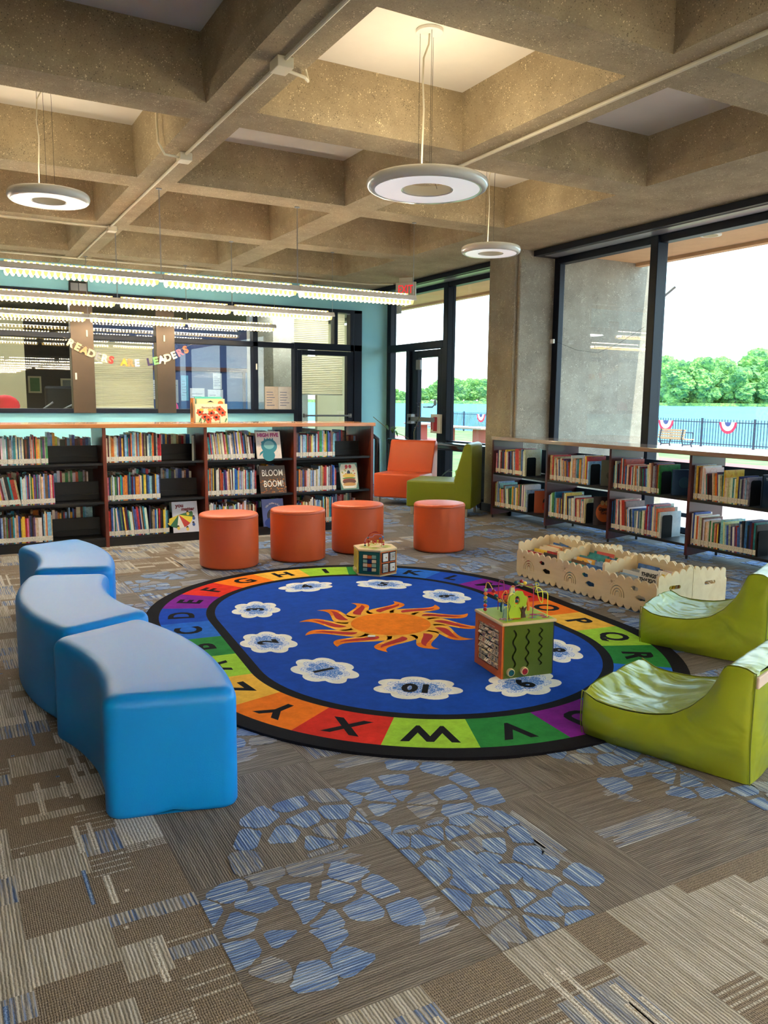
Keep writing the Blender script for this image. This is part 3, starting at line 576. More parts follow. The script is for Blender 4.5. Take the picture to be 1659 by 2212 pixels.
def beanbag(F, ang, label, wd=.57, seed=0, k_=1.0):
    root = empty('bean_bag_lounger', (F[0], F[1], 0), ang, label=label, cat='bean bag', group='green bean bag loungers')   # local x = width, local -y = length
    Ln, NS, NW = .66, 44, 20; M_ = basis(root)
    def top(u, s_):                                       # height across the width: edges are the seam, the middle sags or swells
        e = 1-(2*u-1)**2; z = prof(s_)*k_
        dip = -.022*e*math.sin(PI*min(1, s_/.5)) if s_ < .5 else .0; fr = .012*e*math.exp(-(s_/.05)**2)
        wr = .0035*math.sin(9*u*PI+14*s_+seed+3*math.sin(11*s_))*e*(1 if .04 < s_ < .55 else .4)+.002*math.sin(31*s_+7*u+seed)*e
        return z+dip+fr+wr
    def bulge(t): return max(0, math.sin(PI*min(1, max(0, t))))**.7
    mb = MB(); S_ = [Ln*(i/NS) for i in range(NS+1)]; U = [i/NW for i in range(NW+1)]; NZ = 10
    # top sheet
    vs = [(u*wd, -s_, top(u, s_)) for s_ in S_ for u in U]; W_ = NW+1
    mb.add(vs, [(i*W_+j, (i+1)*W_+j, (i+1)*W_+j+1, i*W_+j+1) for i in range(NS) for j in range(NW)][:], 0, M_)
    # two sides
    for sd in (0, 1):
        vs = []
        for s_ in S_:
            zt = top(sd, s_); q = max(0, math.sin(PI*s_/Ln))**.5
            for k2 in range(NZ+1):
                t = k2/NZ; o = .052*bulge(t*.92+.04)*(.12+.88*q); foot = .02*max(0, .3-t)/.3
                cz = zt*t+.004*(1-t); wr = .003*math.sin(40*t+9*s_+seed)*q*(1-t)
                vs.append((sd*wd+(o-foot+wr)*(1 if sd else -1), -s_, cz if k2 < NZ else zt))
        W2 = NZ+1; f_ = [(i*W2+j, (i+1)*W2+j, (i+1)*W2+j+1, i*W2+j+1) if sd == 0 else (i*W2+j, i*W2+j+1, (i+1)*W2+j+1, (i+1)*W2+j) for i in range(NS) for j in range(NZ)]
        mb.add(vs, [t[::-1] for t in f_], 0, M_)
    # front and back
    for en in (0, 1):
        vs = []; s_ = S_[-1] if en else 0; W2 = NZ+1
        for u in U:
            zt = top(u, s_)
            for k2 in range(NZ+1):
                t = k2/NZ; e = max(0, 1-(2*u-1)**2)**.6; o = (.03 if en else .022)*bulge(t*.9+.05)*e+.003*math.sin(30*t+12*u)*e
                eo = .052*.12*bulge(t*.92+.04)-.02*max(0, .3-t)/.3; vs.append((u*wd+(2*u-1)*eo, -(s_+(o if en else -o)), zt*t+.004*(1-t)))
        mb.add(vs, [(i*W2+j, i*W2+j+1, (i+1)*W2+j+1, (i+1)*W2+j) if en == 0 else (i*W2+j, (i+1)*W2+j, (i+1)*W2+j+1, i*W2+j+1) for i in range(NW) for j in range(NZ)], 0, M_)
    mb.add([(0, 0, .004), (wd, 0, .004), (wd, -Ln, .004), (0, -Ln, .004)], [(0, 1, 2, 3)], 0, M_)
    o = mb.build('cover', 'green_vinyl', root, smooth=True, ang=180)
    bm = bmesh.new(); bm.from_mesh(o.data); bmesh.ops.remove_doubles(bm, verts=bm.verts, dist=.0035); bmesh.ops.recalc_face_normals(bm, faces=bm.faces); bm.to_mesh(o.data); bm.free()
    ss = o.modifiers.new('subdiv', 'SUBSURF'); ss.levels = ss.render_levels = 1
    for sd in (0, 1): mb = MB(); mb.tube([(sd*wd+(.001 if sd else -.001), -s_, top(sd, s_)+.0015) for s_ in S_], .0022, 6, 0, M_); mb.build('piping', 'green_seam', root, smooth=True)
    for sd in (0, 1):
        for en in (0, 1): mb = MB(); mb.tube([(sd*wd+(.052*.12*bulge(t/8*.92+.04)-.02*max(0, .3-t/8)/.3+.001)*(1 if sd else -1), -(S_[-1]+.003 if en else -.003), .004+prof(S_[-1] if en else 0)*k_*t/8) for t in range(9)], .0022, 6, 0, M_); mb.build('piping', 'green_seam', root, smooth=True)
    mb = MB(); mb.box((.0, -Ln-.014, .372*k_), (wd, -Ln-.002, .415*k_), 0, M_); mb.build('tab', 'pale_tab', root, bevel=.004)
    return root
beanbag((2.266, 2.381), math.radians(19.3), 'lime green vinyl bean bag lounger nearest the camera, at the rug edge', seed=1)
beanbag((3.46, 3.20), math.radians(24), 'lime green vinyl bean bag lounger behind the other, next to the wooden book crates', wd=.52, seed=4, k_=1.12)
# ================================================================== LOUNGE CHAIRS
m_ = mat('orange_vinyl_dark', (196, 76, 36), .4, bump=.1, bscale=500); m_ = mat('olive_vinyl', (120, 134, 30), .4, bump=.1, bscale=500); mat('chair_leg', (196, 192, 184), .3, metal=.5)
def lounge(x, y, rz, vinyl, label, wd=.66, dp=.66, hh=0):
    root = empty('lounge_chair', (x, y, 0), rz, label=label, cat='armchair')      # local: x width, front at y=0, back toward +y
    M_ = basis(root)
    mb = MB(); mb.box((0, 0, .10), (wd, dp-.17, .42), 0, M_); mb.build('seat', vinyl, root, bevel=.025, seg=4, smooth=True)
    mb = MB(); Q = face((0, 0, 0), (0, 1, 0), (0, 0, 1)); mb.poly([[(dp-.215, .10), (dp, .10), (dp+.0, .80+hh), (dp-.02, .835+hh), (dp-.07, .845+hh), (dp-.10, .82+hh), (dp-.215, .44)]], 0, wd, 0, M_ @ Q)
    mb.build('backrest', vinyl, root, bevel=.02, seg=4, smooth=True, ang=30)
    for a in (.06, wd-.06):
        for c in (.06, dp-.07):
            mb = MB(); mb.tube([(a, c, 0), (a, c, .11)], [.017, .021], 16, 0, M_); mb.build('leg', 'chair_leg', root, smooth=True)
    return root
lounge(5.06, 9.42, math.atan2(-.80, .60), 'orange_vinyl_dark', 'orange vinyl lounge chair behind the green one, next to the bookcase end')
lounge(5.43, 8.83, math.radians(-136.4), 'olive_vinyl', 'olive green vinyl lounge chair seen from its side, beside the concrete column', dp=.80, hh=.035)
# ================================================================== BOOKCASES
wood('cherry_wood', (92, 34, 20), (128, 54, 32), 6, 'Z', .35); wood('cherry_top', (176, 110, 62), (204, 138, 84), 5, 'X', .25, .5); wood('cherry_top_right', (150, 120, 104), (176, 146, 128), 5, 'Y', .18, .6)
mat('dark_cherry', (74, 30, 34), .3, coat=.3); mat('black_shelf', (14, 14, 17), .5); mat('dark_blue_panel', (36, 66, 92), .5)
LX = [-1.52, -.57, .38, 1.335, 2.275, 3.205, 4.10]; LY0, LY1 = 7.66, 8.26; SHZ = [.087, .423, .78]
root = empty('double_sided_bookcase', (1.3, 7.96, 0), label='long double-sided cherry wood bookcase with black shelves below the office windows', cat='bookcase')
mb = MB(); mb.box((-1.55, LY0-.025, 1.10), (4.125, LY1+.025, 1.137)); mb.build('top', 'cherry_top', root, bevel=.004)
for i, x in enumerate(LX):
    mb = MB(); mb.box((x-.018, LY0, 0.0), (x+.014, LY1, 1.10)); mb.build('end_panel' if i in (0, 6) else 'divider', 'cherry_wood', root, bevel=.003)
for a, b in zip(LX, LX[1:]):
    for z in SHZ:
        for y0, y1 in ((LY0+.02, LY0+.28), (LY1-.28, LY1-.02)):
            mb = MB(); mb.box((a+.014, y0, z-.02), (b-.018, y1, z)); mb.box((a+.014, (y1 if y0 < 7.8 else y0)-.004, z), (b-.018, (y1 if y0 < 7.8 else y0)+.004, z+.05)); mb.build('shelf', 'black_shelf', root)
    mb = MB(); mb.box((a+.014, 7.95, .0), (b-.018, 7.97, .25)); mb.box((a+.014, 7.95, .355), (b-.018, 7.97, .59)); mb.box((a+.014, 7.95, .71), (b-.018, 7.97, .93)); mb.box((a+.014, LY0+.03, 0), (b-.018, LY0+.05, .065)); mb.box((a+.014, LY1-.012, 0), (b-.018, LY1-.006, .76)); mb.build('back_panel', 'black_shelf', root)  # centre plates; black strips and far sheet added for shade in the open gaps
RYS = [7.735, 6.765, 5.825, 4.86, 3.90]; RX0, RX1 = 5.76, 6.20; RZ = [.137, .540]
root = empty('low_window_bookcase', (5.98, 5.8, 0), label='low dark cherry bookcase with open back standing along the river window', cat='bookcase')
mb = MB(); mb.box((RX0-.015, 3.88, .925), (RX1+.03, 7.745, .965)); mb.build('top', 'cherry_top_right', root, bevel=.005)
for i, y in enumerate(RYS):
    mb = MB(); M_ = Matrix(((1, 0, 0, 0), (0, 0, -1, y+.014), (0, 1, 0, 0), (0, 0, 0, 1)))
    mb.poly([[(RX0, .035), (RX0+.06, .035), (RX1, .035+.03), (RX1, .925), (RX0, .925)]], 0, .028, 0, M_); mb.build('end_panel' if i in (0, 4) else 'divider', 'dark_cherry', root, bevel=.003)
    mb = MB(); mb.cyl((RX0+.02, y), .012, 0, .04, 10); mb.cyl((RX1-.03, y), .012, 0, .07, 10); mb.build('foot', 'black_metal', root, smooth=True)
for a, b in zip(RYS, RYS[1:]):
    for z in RZ:
        mb = MB(); mb.box((RX0+.01, b+.014, z-.022), (RX1-.02, a-.014, z)); mb.build('shelf', 'black_shelf', root)
mb = MB()
for a, b in zip(RYS, RYS[1:]): mb.box((RX1-.02, b+.014, .55), (RX1-.012, a-.014, .82)); mb.box((RX1-.02, b+.014, .15), (RX1-.012, a-.014, .44 if a > 6 else .20)); mb.box((RX1-.02, b+.014, .30), (RX1-.012, a-.014, .34))
mb.build('back_rail', 'dark_blue_panel', root)
# ------------------------------------------------------------------ books
m_, nt, b = nodes('book_cover'); at = N(nt, 'ShaderNodeAttribute', attribute_name='Col'); tc = N(nt, 'ShaderNodeTexCoord')
oi = N(nt, 'ShaderNodeObjectInfo'); av = N(nt, 'ShaderNodeVectorMath', operation='ADD'); sc_ = N(nt, 'ShaderNodeVectorMath', operation='SCALE', i={'Scale': 40.0}); 
cb = N(nt, 'ShaderNodeCombineXYZ'); nt.links.new(oi.outputs['Random'], cb.inputs[0]); nt.links.new(oi.outputs['Random'], cb.inputs[1]); nt.links.new(cb.outputs[0], sc_.inputs[0]); nt.links.new(tc.outputs['Object'], av.inputs[0]); nt.links.new(sc_.outputs[0], av.inputs[1])
n = N(nt, 'ShaderNodeTexNoise', i={'Scale': 32.0, 'Detail': 3.0, 'Roughness': .7}); nt.links.new(av.outputs[0], n.inputs[0]); r = ramp(nt, [(.40, (0, 0, 0, 1)), (.44, (.55, .55, .55, 1)), (.58, (.5, .5, .5, 1)), (.62, (1, 1, 1, 1))], n.outputs[0])
mx = N(nt, 'ShaderNodeMix', data_type='RGBA', blend_type='OVERLAY', i={0: .35}); nt.links.new(at.outputs[0], mx.inputs[6]); nt.links.new(r.outputs[0], mx.inputs[7]); nt.links.new(mx.outputs[2], b.inputs[0]); b.inputs['Roughness'].default_value = .35
m_, nt, b = nodes('spine_sticker'); tc = N(nt, 'ShaderNodeTexCoord'); n = N(nt, 'ShaderNodeTexNoise', i={'Scale': 210.0}); nt.links.new(tc.outputs['Object'], n.inputs[0]); r = ramp(nt, [(.34, L((130, 124, 116))), (.42, L((234, 228, 214)))], n.outputs[0]); nt.links.new(r.outputs[0], b.inputs[0])
mat('pages', (222, 208, 178), .8); m_ = mat('book_solid', (255, 255, 255), .35, vcol=True)
PAL = [('white', (232, 230, 226), 12), ('cream', (226, 212, 180), 8), ('red', (176, 36, 40), 5), ('navy', (30, 46, 96), 5), ('light blue', (140, 184, 220), 8), ('blue', (44, 96, 170), 5), ('teal', (40, 140, 146), 4), ('green', (56, 130, 70), 4), ('yellow', (232, 196, 64), 4),
       ('orange', (220, 120, 48), 3), ('pink', (214, 130, 150), 3), ('purple', (104, 66, 130), 2), ('brown', (112, 72, 48), 3), ('black', (26, 26, 30), 4), ('grey', (150, 154, 160), 6), ('maroon', (96, 28, 40), 3), ('tan', (186, 150, 108), 4)]
PW = [p for p in PAL for _ in range(p[2])]
ORD = lambda n: '%d%s' % (n, 'th' if 10 <= n % 100 <= 20 else {1: 'st', 2: 'nd', 3: 'rd'}.get(n % 10, 'th'))
REST = MB(); QUEUE = []
def book_into(mb, t, h, d, col, M, sticker=True, lab=None):
    cc = L(col); k = .0018; n0 = len(mb.f)
    mb.box((0, 0, 0), (k, d, h), 0, M); mb.box((t-k, 0, 0), (t, d, h), 0, M); mb.box((0, -.0008, 0), (t, k, h), 0, M); mb.box((k, k, .003), (t-k, d-.004, h-.003), 1, M)
    if sticker and lab is not None: lab.box((-.0004, -.0016, .012), (t+.0004, -.0008, .012+min(.042, h*.2)), 0 if lab is not mb else 2, M)
    mb.c += [cc]*(len(mb.f)-n0)
def queue(t, h, d, col, M, label, group, score): QUEUE.append((score, t, h, d, col, M, label, group))
def shelf_run(p0, dirv, depthv, length, z, hr, dr, tr, place, group, lean=None, seed=0, base_score=1, colshift=None):
    rnd = random.Random(seed); p0 = Vector((p0[0], p0[1], 0)); x = 0; dv = Vector(dirv); qv = Vector(depthv); items = []; lean = lean or []
    hbase = hr[0]+(hr[1]-hr[0])*rnd.random()
    while True:
        t = rnd.uniform(*tr)*(2.0 if rnd.random() < .05 else 1); th = 0
        for a, b_, an in lean:
            if a <= x/length < b_: th = an
        adv = t/math.cos(th)+.0007
        if x+adv > length: break
        if rnd.random() < .2: hbase = hr[0]+(hr[1]-hr[0])*rnd.random()
        h = max(hr[0], min(hr[1], hbase+rnd.uniform(-.018, .018))); d = rnd.uniform(*dr); col = rnd.choice(PW)
        rot_ = Matrix((Vector((dv.x, dv.y, 0)), Vector((qv.x, qv.y, 0)), Vector((0, 0, 1)))).transposed().to_4x4()
        pos = p0+Vector((dv.x, dv.y, 0))*x+Vector((qv.x, qv.y, 0))*rnd.uniform(0, .008)
        M = Matrix.Translation((pos.x, pos.y, z+.0008)) @ rot_
        if th: M = M @ Matrix.Translation((t if th > 0 else 0, 0, t*abs(math.sin(th))*0)) @ Matrix.Rotation(th, 4, 'Y') @ Matrix.Translation((-t if th > 0 else 0, 0, 0))
        v = tuple(min(255, max(0, c+rnd.randint(-16, 16))) for c in col[1]); items.append((t, h, d, v, M, col[0], math.hypot(pos.x, pos.y))); x += adv
    n = len(items)
    for i, (t, h, d, v, M, cn_, dist) in enumerate(items):
        tall = 'thin' if t < (tr[0]+tr[1])/2*.85 else 'thick' if t > tr[1] else 'slim' if h > (hr[0]+hr[1])/2 else 'short'
        if group: queue(t, h, d, v, M, '%s %s book, %s, %s' % (tall, cn_, ORD(i+1)+' from the left', place), group, base_score*t*h/(dist*dist)*1e4)
        else: book_into(REST, t, h, d, v, M, True, REST); REST.c += [L((226, 218, 200))]*(len(REST.f)-len(REST.c))
    return p0+Vector((dv.x, dv.y, 0))*x
bayn = ['leftmost', 'second', 'third', 'rightmost']; shn = ['bottom', 'middle', 'top']
runs = {0: [(.40, .877), (.40, .912), (.40, .866)], 1: [(1.352, 1.914), (1.352, 1.84), (1.352, 1.858)], 2: [(2.292, 2.801), (2.292, 2.806), (2.292, 2.785)], 3: [(3.222, 3.679), (3.222, 3.689), (3.222, 3.673)]}
for bay in range(4):
    for sh in range(3):
        a, b = runs[bay][sh]; z = SHZ[sh]; ln = []
        if (bay, sh) == (0, 1): ln = [(0, .42, -.16)]
        if (bay, sh) == (1, 0): ln = [(.1, .62, -.09)]
        if (bay, sh) == (2, 2): ln = [(0, .95, -.10)]
        if (bay, sh) == (2, 1): ln = [(.3, .5, -.04)]
        shelf_run((a, LY0+.03), (1, 0), (0, 1), b-a, z, (.222, .276), (.18, .22), (.0075, .0165), '%s shelf, %s bay of long bookcase' % (shn[sh], bayn[bay]), 'picture books in the long bookcase', ln, seed=bay*10+sh+1)
        # books of the far side, seen between and above the front rows
        shelf_run((LX[bay+2]+.03, LY1-.24), (1, 0), (0, 1), .87, z+.0, (.20, .27), (.17, .2), (.012, .03), '', None, None, seed=100+bay*10+sh)
for bay in range(2):
    for sh in range(3): shelf_run((LX[bay]+.03, LY0+.03), (1, 0), (0, 1), .6, SHZ[sh], (.2, .27), (.18, .22), (.012, .03), '', None, None, seed=150+bay*10+sh)
rr = {0: [(.0, .60), (.0, .55)], 1: [(.0, .56), (.0, .60)], 2: [(.0, .62), (.0, .58)], 3: [(0, .66), (0, .56)]}
rb = ['farthest', 'second', 'third', 'nearest']
BE = []
for bay in range(4):
    for sh in range(2):
        ln = [(.15, .5, -.07)] if (bay+sh) % 2 == 0 else [(.5, .8, -.05)]
        y = RYS[bay]-.022
        e = shelf_run((RX0+.03, y), (0, -1), (1, 0), rr[bay][sh][1], RZ[sh], (.215, .30), (.20, .27), (.0095, .021), '%s shelf, %s bay of window bookcase' % (['bottom', 'top'][sh], rb[bay]), 'picture books in the window bookcase', ln, seed=200+bay*10+sh, base_score=1.6)
        BE.append((e.y-.004, RZ[sh], bay, sh))
# crate books
CR_Y = [(4.535, 4.985), (4.065, 4.515), (3.575, 4.045)]; CRX0, CRX1 = 3.985, 4.315
rc = random.Random(5); cn3 = ['far', 'middle', 'near']
for ci, (y0, y1) in enumerate(CR_Y):
    for col_ in range(2):
        yy = y0+.03+col_*(y1-y0-.06)/2; x = CRX0+(.025 if (ci, col_) != (2, 0) else .10); i = 0
        while x < CRX1-.05:
            t = rc.uniform(.012, .024); hh = rc.uniform(.17, .205) + .05*(x-CRX0)/.33; ww = rc.uniform(.16, .195); cl = rc.choice(PW)
            M = Matrix.Translation((x, yy+ww, .03)) @ Matrix.Rotation(-PI/2, 4, 'Z') @ Matrix.Identity(4)
            M = Matrix.Translation((x, yy, .03)) @ Matrix.Rotation(.22, 4, 'Y') @ Matrix(((1, 0, 0, 0), (0, 1, 0, 0), (0, 0, 1, 0), (0, 0, 0, 1)))
            i += 1; queue(t, hh, ww, tuple(min(255, c+10) for c in cl[1]), M, '%s board book, %s back, %s row of the %s front crate' % (cl[0], ORD(i), ['right', 'left'][col_], cn3[ci]), 'books standing in the wooden crates', 99-i*.1)
            x += t+rc.uniform(.006, .016)
QUEUE.sort(key=lambda q: -q[0]); seen = {}
for k_, (s_, t, h, d, col, M, lab, grp) in enumerate(QUEUE):
    if k_ < 278:
        mb = MB(); lb = MB(); book_into(mb, t, h, d, col, Matrix.Identity(4), 'crate' not in lab, lb)
        o = mb.build('book', ['book_cover', 'pages']); o.matrix_world = M; o.location = M.translation; o.rotation_euler = M.to_euler()
        while lab in seen: lab += ' row'
        seen[lab] = 1; tag(o, lab, 'book', grp)
        if lb.v:
            l_ = lb.build('spine_sticker', 'spine_sticker'); l_.parent = o
    else: book_into(REST, t, h, d, col, M, True, REST); REST.c += [L((226, 218, 200))]*(len(REST.f)-len(REST.c))
tag(REST.build('shelved_books', ['book_cover', 'pages', 'spine_sticker']), 'rows of further picture books on the bookcase shelves, mostly behind others', 'books', kind='stuff')
# bookends
def bookend(x, y, z, label):
    mb = MB(); P = [(0, 0), (.13, 0), (.13, .19)]+[(.11+.02*math.cos(a), .19+.02*math.sin(a)) for a in (PI/4, PI/2)]+[(.02+.02*math.cos(a), .19+.02*math.sin(a)) for a in (PI/2, 3*PI/4)]+[(0, .19)]
    M_ = face((x, y, z+.001), (1, 0, 0), (0, 0, 1)); mb.poly([P], 0, .002, 0, M_); mb.box((0, 0, -.10), (.12, .001, 0), 0, M_)
    tag(mb.build('bookend', mat('bookend_black', (6, 7, 10), .6, spec=.2)), label, 'bookend', 'black steel bookends')
for y, z, bay, sh in BE: bookend(RX0+.05, y-.002, z, 'black steel bookend on the %s shelf of the %s bay of the window bookcase' % (['bottom', 'top'][sh], rb[bay]))
# ------------------------------------------------------------------ face-out books
def cover(name_, origin, xd, yd, wd, h, t, col, label, art, border=None):
    M_ = face(origin, xd, yd); root = empty('picture_book', M_.translation, 0, label=label, cat='book', group='picture books displayed face out')
    mb = MB(); mb.box((0, 0, -t), (wd, h, -t+.003), 0, M_); mb.box((0, 0, -.003), (wd, h, 0), 0, M_); mb.box((0, 0, -t), (.004, h, 0), 0, M_); mb.box((.004, .004, -t+.003), (wd-.004, h-.004, -.003), 1, M_)
    mb.c = [L(col)]*18+[L((230, 220, 190))]*6; cov = mb.build('cover', ['book_solid', 'pages'], root)
    A = MB(); z = [.0004]; mats_ = []
    def mi(c):
        n_ = 'ink_%d_%d_%d' % c; mat(n_, c, .5)
        if n_ not in mats_: mats_.append(n_)
        return mats_.index(n_)
    def blob(cx, cy, rx, ry, c, n=18, rot_=0, lob=0, k=5):
        z[0] += .00002; P = []
        for i in range(n*2):
            a = PI*i/n; r_ = 1+lob*math.sin(k*a); x_, y_ = rx*r_*math.cos(a), ry*r_*math.sin(a); P.append((cx*wd+x_*math.cos(rot_)-y_*math.sin(rot_), cy*h+x_*math.sin(rot_)+y_*math.cos(rot_)))
        A.poly([P], z[0], None, mi(c), M_)
    def shape(P, c): z[0] += .00002; A.poly([[(x_*wd, y_*h) for x_, y_ in P]], z[0], None, mi(c), M_)
    def txt(s_, cx, cy, size, c, bold=0, sx_=1, rot_=0): A.text(s_, size, M_ @ Matrix.Translation((cx*wd, cy*h, .0042)) @ Matrix.Rotation(rot_, 4, 'Z') @ Matrix.Diagonal((sx_, 1, 1, 1)), mi(c), bold=bold)
    art(blob, shape, txt); A.build('cover_art', mats_, cov); return root
XD, ZD = (1, 0, 0), Vector((0, .22, .98)).normalized()
def disp(*a): return cover(*a)
def art_high(bl, sh, tx):
    for i in range(40): bl(random.random()*.9+.05, random.random()*.7+.05, .006, .004, random.choice([(206, 180, 190), (190, 200, 210), (214, 196, 150)]), 4)
    tx('HIGH FIVE', .5, .86, .052, (170, 40, 110), .0022, .95)
    bl(.48, .12, .065, .06, (44, 122, 138)); bl(.52, .46, .085, .075, (44, 122, 138)); 
    for x in (.36, .47, .58, .68): sh([(x-.06, .55), (x+.06, .55), (x+.015, .76), (x-.02, .76)], (44, 122, 138))
    sh([(.28, .36), (.2, .62), (.3, .66), (.42, .48)], (44, 122, 138)); bl(.52, .5, .055, .042, (120, 170, 178)); sh([(.3, .25), (.1, .1), (.14, .22), (.36, .38)], (44, 122, 138))
disp('b', (2.80, LY0+.015, .782), XD, ZD, .265, .275, .012, (222, 208, 198), 'face-out white picture book with pink title HIGH FIVE and a teal paw', art_high)
def art_bloom(bl, sh, tx):
    for i in range(120): bl(random.random()*.96+.02, random.random()*.5+.02, .006+random.random()*.008, .005, random.choice([(170, 96, 36), (206, 130, 52), (110, 60, 26), (80, 44, 24)]), 4)
    for i in range(30): bl(random.random()*.96+.02, .5+random.random()*.35, .004, .004, random.choice([(150, 96, 50), (110, 76, 50)]), 4)
    tx('BLOOM', .5, .73, .092, (244, 236, 220), .0005, .72); tx('BOOM!', .52, .34, .092, (244, 236, 220), .0005, .72)
disp('b', (2.835, LY0+.015, .425), XD, ZD, .28, .285, .012, (84, 66, 52), 'face-out brown picture book with tall white title BLOOM BOOM!', art_bloom)
def art_matter(bl, sh, tx):
    tx('you', .30, .87, .052, (120, 20, 40), .0022); tx('matter', .62, .75, .046, (120, 20, 40), .0022)
    C_ = [(60, 110, 60), (224, 200, 60), (190, 60, 50), (240, 236, 226), (50, 110, 80), (210, 190, 60)]
    for i in range(6): a0, a1 = .15+PI*i/6-.5, .15+PI*(i+1)/6-.5; sh([(.25, .58)]+[(.25+.62*math.cos(a)*.9, .58-.42*abs(math.sin(a))-.02 if a > 0 else .58+.30*-math.sin(a)) for a in (a0, (a0+a1)/2, a1)][::-1], C_[i])
    for x, y in ((.6, .66), (.82, .5), (.2, .2), (.55, .16), (.8, .3)): bl(x, y, .011, .012, (70, 40, 30)); bl(x+.01, y-.06, .014, .016, random.choice([(190, 60, 50), (60, 90, 150), (230, 200, 90)]))
disp('b', (1.945, LY0+.015, .089), XD, ZD, .25, .30, .012, (214, 216, 228), 'face-out pale picture book titled you matter with a striped umbrella', art_matter)
def art_moon(bl, sh, tx):
    for i, ch in enumerate('When the Moon is Full'): a = 2.35-.078*i; tx(ch, .5+.42*math.cos(a), .42+.42*math.sin(a), .028, (226, 214, 220), .0006, 1, a-PI/2)
    bl(.5, .38, .07, .075, (48, 36, 40)); bl(.5, .12, .10, .06, (40, 60, 130)); bl(.5, .36, .045, .05, (110, 70, 56))
disp('b', (2.86, LY0+.015, .089), XD, ZD, .235, .28, .012, (96, 104, 160), 'face-out periwinkle picture book with curved white title, partly behind an ottoman', art_moon)
def art_burger(bl, sh, tx):
    sh([(.12, .95), (.88, .95), (.97, .8), (.97, .3), (.85, .05), (.15, .05), (.03, .3), (.03, .8)], (222, 212, 186)); bl(.4, .86, .018, .02, (190, 40, 40)); bl(.6, .86, .018, .02, (190, 40, 40)); bl(.5, .62, .02, .03, (30, 40, 60))
    for i in range(16): bl(.15+random.random()*.7, .5+random.random()*.3, .01, .006, random.choice([(190, 90, 40), (110, 140, 60), (210, 160, 60)]))
    bl(.5, .52, .075, .022, (222, 180, 80)); bl(.5, .42, .078, .012, (90, 130, 50)); bl(.5, .36, .075, .016, (200, 60, 50)); bl(.5, .30, .08, .028, (110, 62, 40)); bl(.5, .2, .075, .02, (206, 150, 80)); sh([(.25, .08), (.75, .08), (.75, .14), (.25, .14)], (236, 232, 220))
disp('b', (3.735, LY0+.015, .425), XD, ZD, .215, .29, .012, (96, 130, 110), 'face-out cookbook with a burger on its green and cream cover', art_burger)
def art_plain(bl, sh, tx):
    for i in range(14): bl(random.random()*.8+.1, random.random()*.8+.1, .02, .03, random.choice([(150, 150, 140), (96, 100, 96), (180, 176, 160)]))
disp('b', (2.165, LY0+.03, .782), Vector((.35, .94, 0)).normalized(), (0, 0, 1), .20, .24, .02, (140, 140, 130), 'grey picture book standing turned at the right end of a top shelf', art_plain)
# books standing on top of the long bookcase
def art_rainbow(bl, sh, tx):
    tx('Planting a Rainbow', .5, .80, .026, (150, 120, 90), .0006)
    for x, y in ((.15, .55), (.85, .52), (.65, .28), (.3, .3), (.5, .5), (.75, .7), (.4, .16)): bl(x, y, .034, .034, (224, 84, 48), 18, 0, .14, 6); bl(x, y, .012, .012, (40, 30, 30))
    for x in (.1, .9, .25): sh([(x, .02), (x+.05, .25), (x+.09, .2), (x+.04, .02)], (60, 130, 80))
    for x in (.2, .45, .6): bl(x, .68, .02, .012, (240, 180, 70))
disp('b', (2.245, 7.90, 1.139), XD, (0, .06, .998), .33, .185, .01, (240, 226, 190), 'cream picture book with red poppies and title Planting a Rainbow, on the long bookcase', art_rainbow)
def art_bird(bl, sh, tx): bl(.85, .82, .028, .022, (230, 110, 40)); sh([(.36, .84), (.5, .93), (.62, .84), (.5, .86)], (30, 30, 30)); bl(.5, .25, .06, .04, (230, 160, 80))
disp('b', (2.27, 7.93, 1.139), XD, (0, .06, .998), .29, .235, .01, (238, 222, 160), 'pale yellow picture book behind the red poppy book on the long bookcase', art_bird)
disp('b', (2.26, 7.96, 1.139), XD, (0, .06, .998), .28, .255, .014, (90, 190, 176), 'turquoise picture book at the back of the group on the long bookcase', lambda bl, sh, tx: bl(.5, .5, .05, .05, (60, 150, 140)))
disp('b', (2.225, 8.0, 1.139), (0.1, -.99, 0), (0, 0, 1), .08, .24, .02, (206, 130, 40), 'orange spined book at the left end of the group on the long bookcase', lambda bl, sh, tx: bl(.5, .5, .03, .08, (90, 60, 30)))
mb = MB(); mb.tube([(2.30, 7.885, 1.14), (2.30, 7.885, 1.225), (2.49, 7.885, 1.225), (2.49, 7.885, 1.14)], .003, 6); mb.tube([(2.30, 7.885, 1.1405), (2.30, 8.05, 1.1405), (2.49, 8.05, 1.1405), (2.49, 7.885, 1.1405)], .002, 6); tag(mb.build('book_stand', 'black_metal'), 'black wire book stand holding the red poppy book on the bookcase', 'book stand')
# books showing their covers in the window bookcase
YD = (0, -1, 0)
def art_turnip(bl, sh, tx):
    bl(.5, .45, .085, .10, (206, 104, 52)); bl(.4, .78, .02, .025, (214, 180, 130)); bl(.6, .78, .02, .025, (214, 180, 130)); tx('Gigantic', .5, .56, .046, (40, 24, 20), .002, .8); tx('Turnip', .5, .42, .036, (40, 24, 20), .001, .8)
def side_cover(x, y, z, wd, h, col, label, art, t=.012): return cover('b', (x, y, z), (.86, -.51, 0), (0, 0, 1), wd, h, t, col, label, art)
side_cover(5.80, 6.065, .139, .22, .29, (56, 46, 54), 'dark face-out book with an orange turnip titled Gigantic Turnip, bottom shelf', art_turnip)
def txart(t, c, sz=.04, y=.86): return lambda bl, sh, tx: tx(t, .5, y, sz, c, .001)
side_cover(5.83, 7.03, .139, .20, .25, (190, 100, 70), 'orange book turned face out at the end of the farthest bottom shelf', lambda bl, sh, tx: (bl(.6, .5, .025, .04, (30, 24, 30)), bl(.6, .3, .03, .05, (200, 60, 50))))
